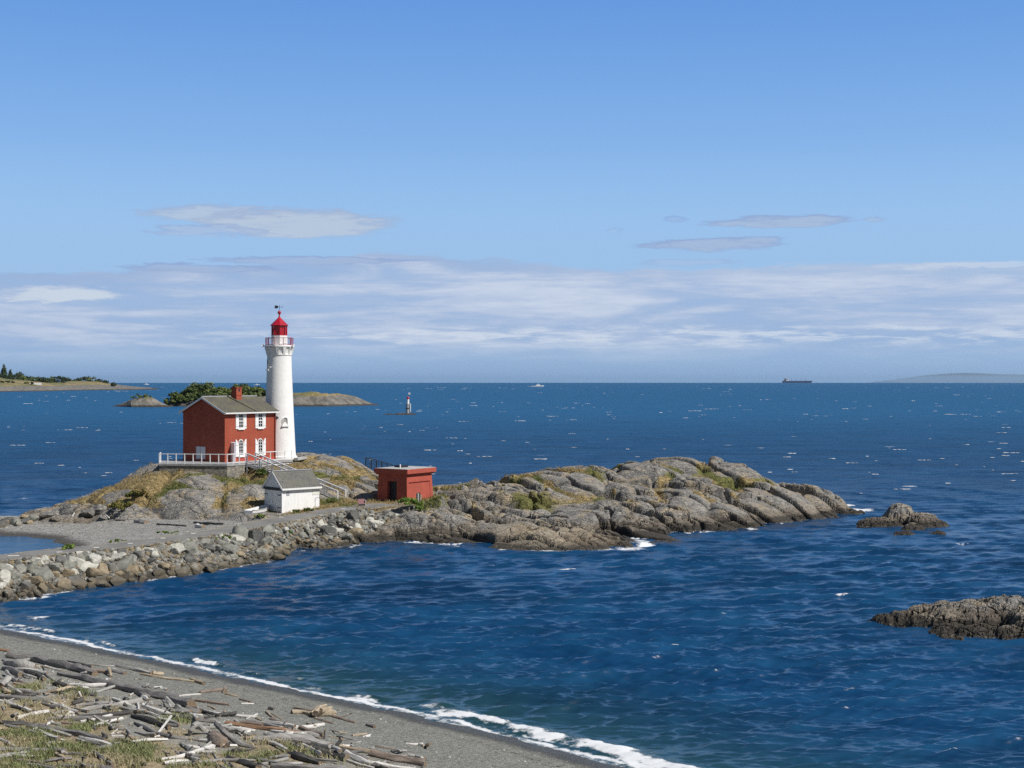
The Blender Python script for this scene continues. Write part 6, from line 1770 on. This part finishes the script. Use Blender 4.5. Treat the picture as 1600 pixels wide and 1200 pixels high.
scatter_bits('wood_chips', 1500, lambda s_, px, X, Y: ss(7.5, 9.5, s_) * ss(17, 13, s_) * (.1 + .9 * clus(X, Y, 311)), (.018, .035), [[.30, .22, .13], [.18, .12, .08], [.44, .38, .29], [.1, .09, .08]], 'little sticks and wood chips scattered along the strandline', 'wood chips', 4.5)
scatter_bits('pebbles', 5000, lambda s_, px, X, Y: ss(.6, 1.5, s_) * ss(16, 13, s_) * .6, (.015, .04), [[.06, .06, .055], [.16, .155, .14], [.26, .25, .22], [.10, .10, .09]], 'grey pebbles lying loose on the shingle', 'pebbles')

# ------------------------------------------------------------------ bushes and trees
def clump_mesh(name, blobs, n, size, greens, seed, flat=0.0):
    """leaf quads in the shells of many small lobes; light and dark kinds of leaf"""
    r_ = np.random.RandomState(seed)
    co, cl_ = [], []
    vol = np.array([b[3] * b[3] for b in blobs]); pick = r_.choice(len(blobs), n, p=vol / vol.sum())
    bl = np.array(blobs)[pick]
    d = r_.normal(size=(n, 3)); d /= np.linalg.norm(d, axis=1)[:, None]
    d[:, 2] = np.where(d[:, 2] < -.4, -d[:, 2] * .5, d[:, 2])
    rad = bl[:, 3] * r_.uniform(.55, 1.08, n)
    P = bl[:, :3] + d * rad[:, None] * np.array([1, 1, .8])
    nrm = d + r_.normal(0, .55, (n, 3)); nrm /= np.linalg.norm(nrm, axis=1)[:, None]
    t = np.cross(nrm, r_.normal(size=(n, 3))); t /= np.linalg.norm(t, axis=1)[:, None]
    b = np.cross(nrm, t)
    s_ = size * r_.uniform(.6, 1.35, n)[:, None]
    quad = np.stack([P - t * s_ * .5, P + b * s_ * .42, P + t * s_ * .5, P - b * s_ * .42], 1)
    g0 = np.array(greens)[(pick * 7 + seed) % len(greens)] * r_.uniform(.7, 1.3, (n, 1))
    me = raw_mesh(name, quad.reshape(-1, 3), 4, M['leaf'], np.repeat(g0, 4, 0))
    return me
def lobes(seed, n, rx, ry, rz, r0, r1, z0):
    r_ = random.Random(seed); out = []
    for _ in range(n):
        a = r_.uniform(0, 6.28); q = math.sqrt(r_.random()) * .8
        h = r_.random() ** .8
        out.append((rx * q * math.cos(a) * (1 - .35 * h), ry * q * math.sin(a) * (1 - .35 * h), z0 + rz * h * (1 - q * q * .5), r_.uniform(r0, r1)))
    return out
GREENS = [(.085, .115, .03), (.12, .155, .04), (.05, .078, .022), (.155, .185, .06)]
DARKS = [(.025, .042, .018), (.038, .058, .022), (.05, .07, .025)]
BRIGHT = [(.14, .22, .04), (.20, .27, .06), (.10, .17, .03)]
def bush(name, label, loc, w_, h_, greens, seed, leaf, n, group=None, trunk=True, cat='bush'):
    t = thing(name, label, cat, loc, 0, group)
    o = clump_mesh('foliage', lobes(seed, 14, w_ / 2, w_ / 2, h_ * .62, h_ * .2, h_ * .36, h_ * .16), n, leaf, greens, seed); o.parent = t
    if trunk:
        mb = MB(); rr__ = random.Random(seed)
        for k in range(3):
            a = rr__.uniform(0, 6.28)
            mb.tube([(0, 0, -.2), (w_ * .1 * math.cos(a), w_ * .1 * math.sin(a), h_ * .3), (w_ * .25 * math.cos(a), w_ * .25 * math.sin(a), h_ * .62)], [h_ * .03, h_ * .022, h_ * .01], 6)
        part('stem', mb, M['w_brown'], t)
    return t
for label, px, py, z, w_, h_, gs, n, lf in [
        ('bright green bush on the grass before the red store', 638, 793, 2.45, 3.3, 1.0, BRIGHT, 2400, .17),
        ('smaller bright green bush right of the red store corner', 655, 796, 2.4, 1.3, .55, BRIGHT, 700, .14),
        ('rounded green bush at the lagoon edge of the path', 106, 857, 1.7, 1.5, .55, BRIGHT, 900, .12),
        ('low dark weeds against the white shed wall', 462, 800, 2.15, 1.5, .45, GREENS, 700, .12),
        ('taller weeds at the right end of the white shed wall', 482, 797, 2.2, 1.3, .5, GREENS, 700, .12),
        ('green weeds beside the rowing boat bow', 404, 809, 1.95, 2.0, .4, BRIGHT, 900, .12),
        ('small dark shrub by the end of the terrace railing', 453, 720.5, 5.9, .8, .55, DARKS, 500, .12),
        ('low green tuft on the seaward edge of the path below the shed', 438, 829, 1.9, 3.2, .38, BRIGHT, 1300, .13),
        ('low green tuft where the path meets the top of the causeway', 346, 840, 1.9, 2.6, .35, BRIGHT, 1100, .13),
        ('green grass clump between the spit and the path', 262, 832, 1.7, 3.4, .3, BRIGHT, 1100, .13),
        ('thin green clump at the tip of the lagoon', 184, 845, 1.6, 2.4, .3, BRIGHT, 700, .13),
        ('green scrub under the wooden steps', 409, 742, 4.4, 2.2, .9, GREENS, 1100, .15),
        ('green scrub at the foot of the wooden steps', 520, 783, 2.5, 2.2, .5, GREENS, 1000, .14),
        ('ochre green scrub on the left flank of the hill', 190, 795, 2.2, 3.2, 1.1, [(.16, .15, .04), (.11, .12, .035), (.24, .19, .07)], 1800, .18),
        ('second ochre green scrub higher on the left flank', 215, 778, 3.2, 2.8, .9, [(.16, .15, .04), (.11, .12, .035), (.24, .19, .07)], 1500, .18)]:
    X, Y, _ = q_ = on_land(px, py + 2)
    bush('shrub', label, (X, Y, q_.z - .05), w_, h_, gs, int(px), lf, n, trunk=False)

# ------------------------------------------------------------------ far islets and headland
def far_land(name, prof, seed, grass_hi, depth, n_d=40, dens=6):
    """prof: (px, waterline py, crest py); a ridge that rises from the waterline and falls away behind"""
    pxs = np.array([p[0] for p in prof], float)
    PXs = np.linspace(pxs[0], pxs[-1], int((pxs[-1] - pxs[0]) * dens / 4) + 2)
    Yw = np.interp(PXs, pxs, [F_PX * EYE / (p[1] - LEVEL) for p in prof])
    cr_ = np.interp(PXs, pxs, [p[2] for p in prof])
    S_ = np.linspace(-.08, 1.3, n_d)
    YY = Yw[None, :] + S_[:, None] * depth
    XX = (PXs[None, :] - 800) / F_PX * YY
    zc = EYE + (LEVEL - cr_) * (Yw + depth * .5) / F_PX
    shape = np.where(S_ < .5, np.sin(np.clip(S_ / .5, -.3, 1) * math.pi / 2) ** 1.0, np.cos((S_ - .5) / .8 * math.pi / 2))
    ZZ = zc[None, :] * np.sign(shape)[:, None] * np.abs(shape)[:, None] ** .8
    sc_ = depth / 40
    n_ = fbm(XX / (9 * sc_), YY / (14 * sc_), 5, seed) - .5
    ZZ = ZZ + n_ * np.minimum(zc, 9)[None, :] * .5 * np.clip(shape, 0, 1)[:, None]
    ZZ -= (XX ** 2 + YY ** 2) / (2 * EARTH)
    G = ss(grass_hi, grass_hi * 1.8, ZZ + 3 * n_)
    o = grid_object(name, XX, YY, ZZ, M['far_land'], {'grass': G}, mask=ZZ > -3)
    o['kind'] = 'structure'
    return lambda px, f: ((px - 800) / F_PX * (np.interp(px, PXs, Yw) + f * depth), np.interp(px, PXs, Yw) + f * depth, float(np.interp(px, PXs, zc)))
islet = far_land('islet', [(258, 635, 634), (265, 635, 626), (300, 635, 617), (350, 635, 616), (420, 635, 615), (470, 635, 613), (510, 635, 614), (550, 634, 619), (575, 633.5, 628), (592, 633, 632.5)], 501, 4.2, 34)
islet2 = far_land('islet', [(176, 635, 634.5), (190, 635.5, 630), (205, 636, 625), (218, 636, 620), (232, 636, 619), (248, 636, 626), (262, 636, 633), (268, 636, 635.5)], 511, 3.6, 16)
head = far_land('headland', [(-420, 616, 570), (-100, 613, 578), (0, 612, 588), (40, 611.5, 594), (75, 611, 597), (110, 610, 595), (150, 609.5, 595.5), (175, 609.2, 600), (210, 609, 603.5), (235, 608.5, 605.5), (252, 608, 607.8)], 521, 5.0, 420)
def far_tree(name, label, loc, w_, h_, greens, seed, group, leaf, n=420, conifer=False):
    t = thing(name, label, 'tree', loc, 0, group)
    if conifer:
        bl = [(0, 0, h_ * (.25 + .7 * i / 7), w_ / 2 * (1 - i / 8.0) + .5) for i in range(8)]
    else:
        bl = lobes(seed, 12, w_ / 2, w_ / 2, h_ * .6, h_ * .2, h_ * .34, h_ * .22)
    o = clump_mesh('crown', bl, n, leaf, greens, seed); o.parent = t
    mb = MB(); mb.tube([(0, 0, -1.0), (.02 * h_, 0, h_ * .4), (0, .02 * h_, h_ * .75)], [h_ * .035, h_ * .025, h_ * .01], 6); part('trunk', mb, M['w_brown'], t)
    return t
rt = random.Random(5)
for px, topy, w_ in [(266, 621, 22), (276, 613, 26), (287, 609, 28), (298, 604, 30), (310, 598, 34), (322, 597, 34), (336, 602, 32), (348, 606, 28), (358, 607, 28), (366, 602, 30), (377, 600, 32), (389, 603, 30), (400, 604, 30), (411, 607, 28), (331, 612, 30), (305, 612, 32), (283, 619, 26), (380, 612, 30), (270, 624, 24), (292, 616, 28), (318, 608, 30), (345, 611, 28), (262, 627, 16), (300, 620, 26), (325, 617, 28), (395, 612, 26)]:
    f = rt.uniform(.3, .5) if topy < 611 else rt.uniform(.1, .22)
    x, y, zc = islet(px, f)
    top = EYE + (LEVEL - topy) * y / F_PX
    z0 = min(zc * (.72 if f > .25 else .4), 5.0)
    far_tree('evergreen_tree', 'rounded dark green tree in the thicket on the islet behind the red house', (x, y, z0), w_ * y / F_PX * 1.25, (top - z0) * 1.08, GREENS, int(px), 'trees on the islet behind the house', 1.0, 900)
x, y, zc = islet2(219, .45)
far_tree('evergreen_tree', 'low green bush cap on the small rocky islet left of the house', (x, y, zc * .7), 14, 4.0, GREENS, 77, None, .7, 500)
for px, topy, w_, con in [(-30, 566, 60, 1), (-8, 566, 46, 1), (6, 569, 40, 1), (16, 577, 34, 1)]:
    x, y, zc = head(px, .35); top = EYE + (LEVEL - topy) * y / F_PX; z0 = zc * .6
    far_tree('conifer_tree', 'tall dark conifer at the left edge above the far headland', (x, y, z0), w_ * .34 * y / F_PX, top - z0, DARKS, int(px) + 300, 'conifers at the left edge of the headland', 2.2, 700, True)
for i, (px, topy, w_) in enumerate([(-60, 574, 44), (-18, 578, 40), (24, 582, 30), (34, 585, 26), (30, 579, 22), (42, 586, 24), (52, 588, 22), (62, 587, 24), (72, 589, 22), (82, 588, 24), (92, 587, 24), (102, 588, 22), (112, 590, 20), (124, 588, 22), (134, 587, 22), (144, 588, 24), (154, 590, 22), (163, 593, 18), (10, 590, 36), (0, 596, 30), (14, 599, 24), (45, 596, 20), (178, 597, 12)]):
    f = rt.uniform(.35, .55) if topy < 595 else .2
    x, y, zc = head(px, f); top = EYE + (LEVEL - topy) * y / F_PX; z0 = zc * .55
    far_tree('broadleaf_tree', 'grey green tree on the far headland at the left', (x, y, z0), w_ * y / F_PX, max(4.0, top - z0), DARKS if i % 3 else GREENS, 400 + i, 'broadleaf trees on the far headland', 2.0, 420)
x, y, zc = head(54, .22)
hs = thing('cottage', 'tiny white house among trees on the far headland', 'house', (x, y, 3.5), R(20))
mb = MB(); mb.prism([(-4, 0), (4, 0), (4, 4.5), (0, 7), (-4, 4.5)], 'x', -9, 9); part('wall', mb, M['white'], hs)
mb = MB()
mb.prism([(-5, 4.2), (0, 7.3), (5, 4.2), (5, 4.6), (0, 7.7), (-5, 4.6)], 'x', -9.6, 9.6); part('roof', mb, M['concrete'], hs)
mb = MB(); mb.box(-6, -3, -4.06, -4.01, 1.2, 3.2); part('window', mb, M['navy'], hs)
# distant hills on the right, nearly lost in the air
pr = [(1385, 598), (1415, 590), (1450, 579), (1480, 573), (1505, 571), (1530, 572), (1560, 576), (1600, 577), (1680, 572), (1800, 582), (1900, 598)]
PXs = np.linspace(1385, 1900, 160); DY_ = 98000.0
zc = EYE + 90 + (LEVEL - np.interp(PXs, [p[0] for p in pr], [p[1] for p in pr])) * DY_ / F_PX
S_ = np.linspace(0, 1, 14)
XX = (PXs[None] - 800) / F_PX * DY_ + 0 * S_[:, None]; YY = DY_ - 9000 + 18000 * S_[:, None] + 0 * PXs[None]
ZZ = np.sin(S_ * math.pi)[:, None] ** .8 * (zc * .48 + 560)[None] * (1 + .14 * (fbm(XX / 5500, YY / 5500, 4, 700) - .5)) - 560
grid_object('hills', XX, YY, ZZ, M['mountain'])['kind'] = 'structure'

# ------------------------------------------------------------------ beacon, boats, ship
bx_, by_, _ = PZ(637.5, 646)
reef = sea_rock('sea_rock', 'low reef carrying the small red and white beacon', [(608, 648, 22, 1.5, .8), (628, 648, 34, 2.2, 1.2), (641, 648, 22, 2.0, 1.5)], 31, step_=.4)
bc = thing('navigation_beacon', 'small red topped white beacon standing on a reef behind the lighthouse', 'beacon', (bx_, by_, .2))
mb = MB(); mb.lathe([(1.05, -.6), (.95, 2.0), (.9, 4.2)], 16); part('pedestal', mb, M['concrete'], bc, True)
mb = MB(); mb.lathe([(1.12, 2.0), (1.12, 2.25)], 16); part('band', mb, M['dark'], bc)
mb = MB(); mb.box(.86, 1.35, -1.0, -.3, .6, 4.25); part('ladder_panel', mb, M['white'], bc)
mb = MB(); mb.lathe([(.56, 4.2), (.52, 6.3)], 16); part('column', mb, M['white'], bc, True)
mb = MB(); mb.lathe([(.62, 6.3), (.62, 7.1), (.45, 7.3)], 16); part('lantern', mb, M['lantern'], bc, True)
mb = MB(); mb.tube([(.2, 0, 7.5), (.2, 0, 8.6)], .06, 6); part('mast', mb, M['dark'], bc)
mb = MB(); mb.hexa([(.1, -.1, 8.3), (1.1, -.1, 8.3), (1.1, .1, 8.3), (.1, .1, 8.3)], [(.1, .4, 9.2), (1.1, .4, 9.2), (1.1, .5, 9.2), (.1, .5, 9.2)]); part('solar_panel', mb, M['grey_trim'], bc)
def motor_boat(label, px, py, L, k, wake, rz=0.0):
    Y = F_PX * EYE / (py - LEVEL); X = (px - 800) / F_PX * Y
    z = -(X * X + Y * Y) / (2 * EARTH)
    t = thing('motor_boat', label, 'boat', (X, Y, z), rz)
    mb = MB(); b = L * .13
    lo = [(-L / 2, -b, -.3), (L * .25, -b, -.3), (L * .42, 0, -.3), (L * .25, b, -.3), (-L / 2, b, -.3)]
    hi = [(-L / 2, -b * 1.1, L * .07), (L * .25, -b * 1.1, L * .09), (L / 2, 0, L * .11), (L * .25, b * 1.1, L * .09), (-L / 2, b * 1.1, L * .07)]
    n = 5; mb.add(lo + hi, [tuple(range(5))[::-1], tuple(range(5, 10))] + [(i, (i + 1) % n, n + (i + 1) % n, n + i) for i in range(n)]); part('hull', mb, M['white'], t)
    mb = MB(); mb.hexa([(-L * .25, -b * .8, L * .08), (L * .2, -b * .8, L * .09), (L * .2, b * .8, L * .09), (-L * .25, b * .8, L * .08)], [(-L * .2, -b * .7, L * .19), (L * .06, -b * .7, L * .19), (L * .06, b * .7, L * .19), (-L * .2, b * .7, L * .19)]); part('cabin', mb, M['white'], t)
    mb = MB(); mb.box(-L * .12, L * .04, -b * .72, -b * .705, L * .12, L * .16); part('window', mb, M['navy'], t)
    mb = MB(); mb.tube([(-L * .05, 0, L * .18), (-L * .08, 0, L * .33)], L * .008, 6); part('mast', mb, M['white'], t)
    if wake:
        r_ = np.random.RandomState(int(px)); bl = []
        for i in range(26):
            f = r_.rand(); bl.append((L * (.45 - 1.4 * f) * wake, -b * 1.3 - b * .8 * f * r_.rand(), .2, L * .05 * (1.2 - .6 * f)))
        o = clump_mesh('bow_wave', bl, 420, L * .06, [(.8, .82, .84)], int(px)); tag(o, 'white spray thrown up by the speeding boat', 'spray', kind='stuff'); o.location = (X, Y, z)
motor_boat('white motor yacht throwing spray near the horizon in the middle', 842, 603.6, 27, 1, 1.0)
motor_boat('small white boat on the horizon just left of the tower', 402, 601, 17, 1, .8)
motor_boat('small white boat on the horizon above the left tree thicket', 300, 600.5, 17, 1, .8)
motor_boat('small white boat on the horizon left of the islet trees', 229, 600.5, 20, 1, 0)
SY = 11000.0; SX = (1246 - 800) / F_PX * SY
sh_ = thing('cargo_ship', 'long dark blue bulk carrier with a white bridge on the horizon', 'ship', (SX, SY, -6.5), R(4))
mb = MB(); hw = 16
mb.prism([(-114, 0), (104, 0), (114, 17.5), (90, 16.5), (-110, 16.0), (-116, 16)], 'y', -hw, hw); part('hull', mb, M['steel'], sh_)
mb = MB(); mb.box(-92, -74, -14, 14, 16, 36); mb.box(-94, -72, -17, 17, 33, 36.5); part('bridge', mb, M['white'], sh_)
mb = MB(); mb.hexa([(-106, -6, 16), (-96, -6, 16), (-96, 6, 16), (-106, 6, 16)], [(-106, -4, 36), (-98, -4, 36), (-98, 4, 36), (-106, 4, 36)]); part('funnel', mb, M['grey_trim'], sh_)
for x in (-45, -10, 28, 62):
    mb = MB(); mb.tube([(x, 0, 16), (x, 0, 33)], 1.1, 8); part('crane', mb, M['steel'], sh_); 
mb = MB(); mb.tube([(-83, 0, 36), (-83, 0, 46)], .6, 6); part('mast', mb, M['white'], sh_)
# ------------------------------------------------------------------ the air: thin even haze round everything
hm = bpy.data.materials.new('haze'); hm.use_nodes = True; hm.node_tree.nodes.clear()
hg = NT(hm.node_tree)
pv_ = hg.n('ShaderNodeVolumePrincipled', {'Color': (0.58, 0.79, 1.0), 'Density': 1.6e-5, 'Anisotropy': 0.3})
hg.t.links.new(pv_.outputs[0], hg.n('ShaderNodeOutputMaterial').inputs['Volume'])
mb = MB(); mb.box(-40000, 62000, -2000, 108000, -760, 240)
hz_o = mb.build('haze', hm); tag(hz_o, 'thin pale sea haze in the air', 'haze', kind='stuff')
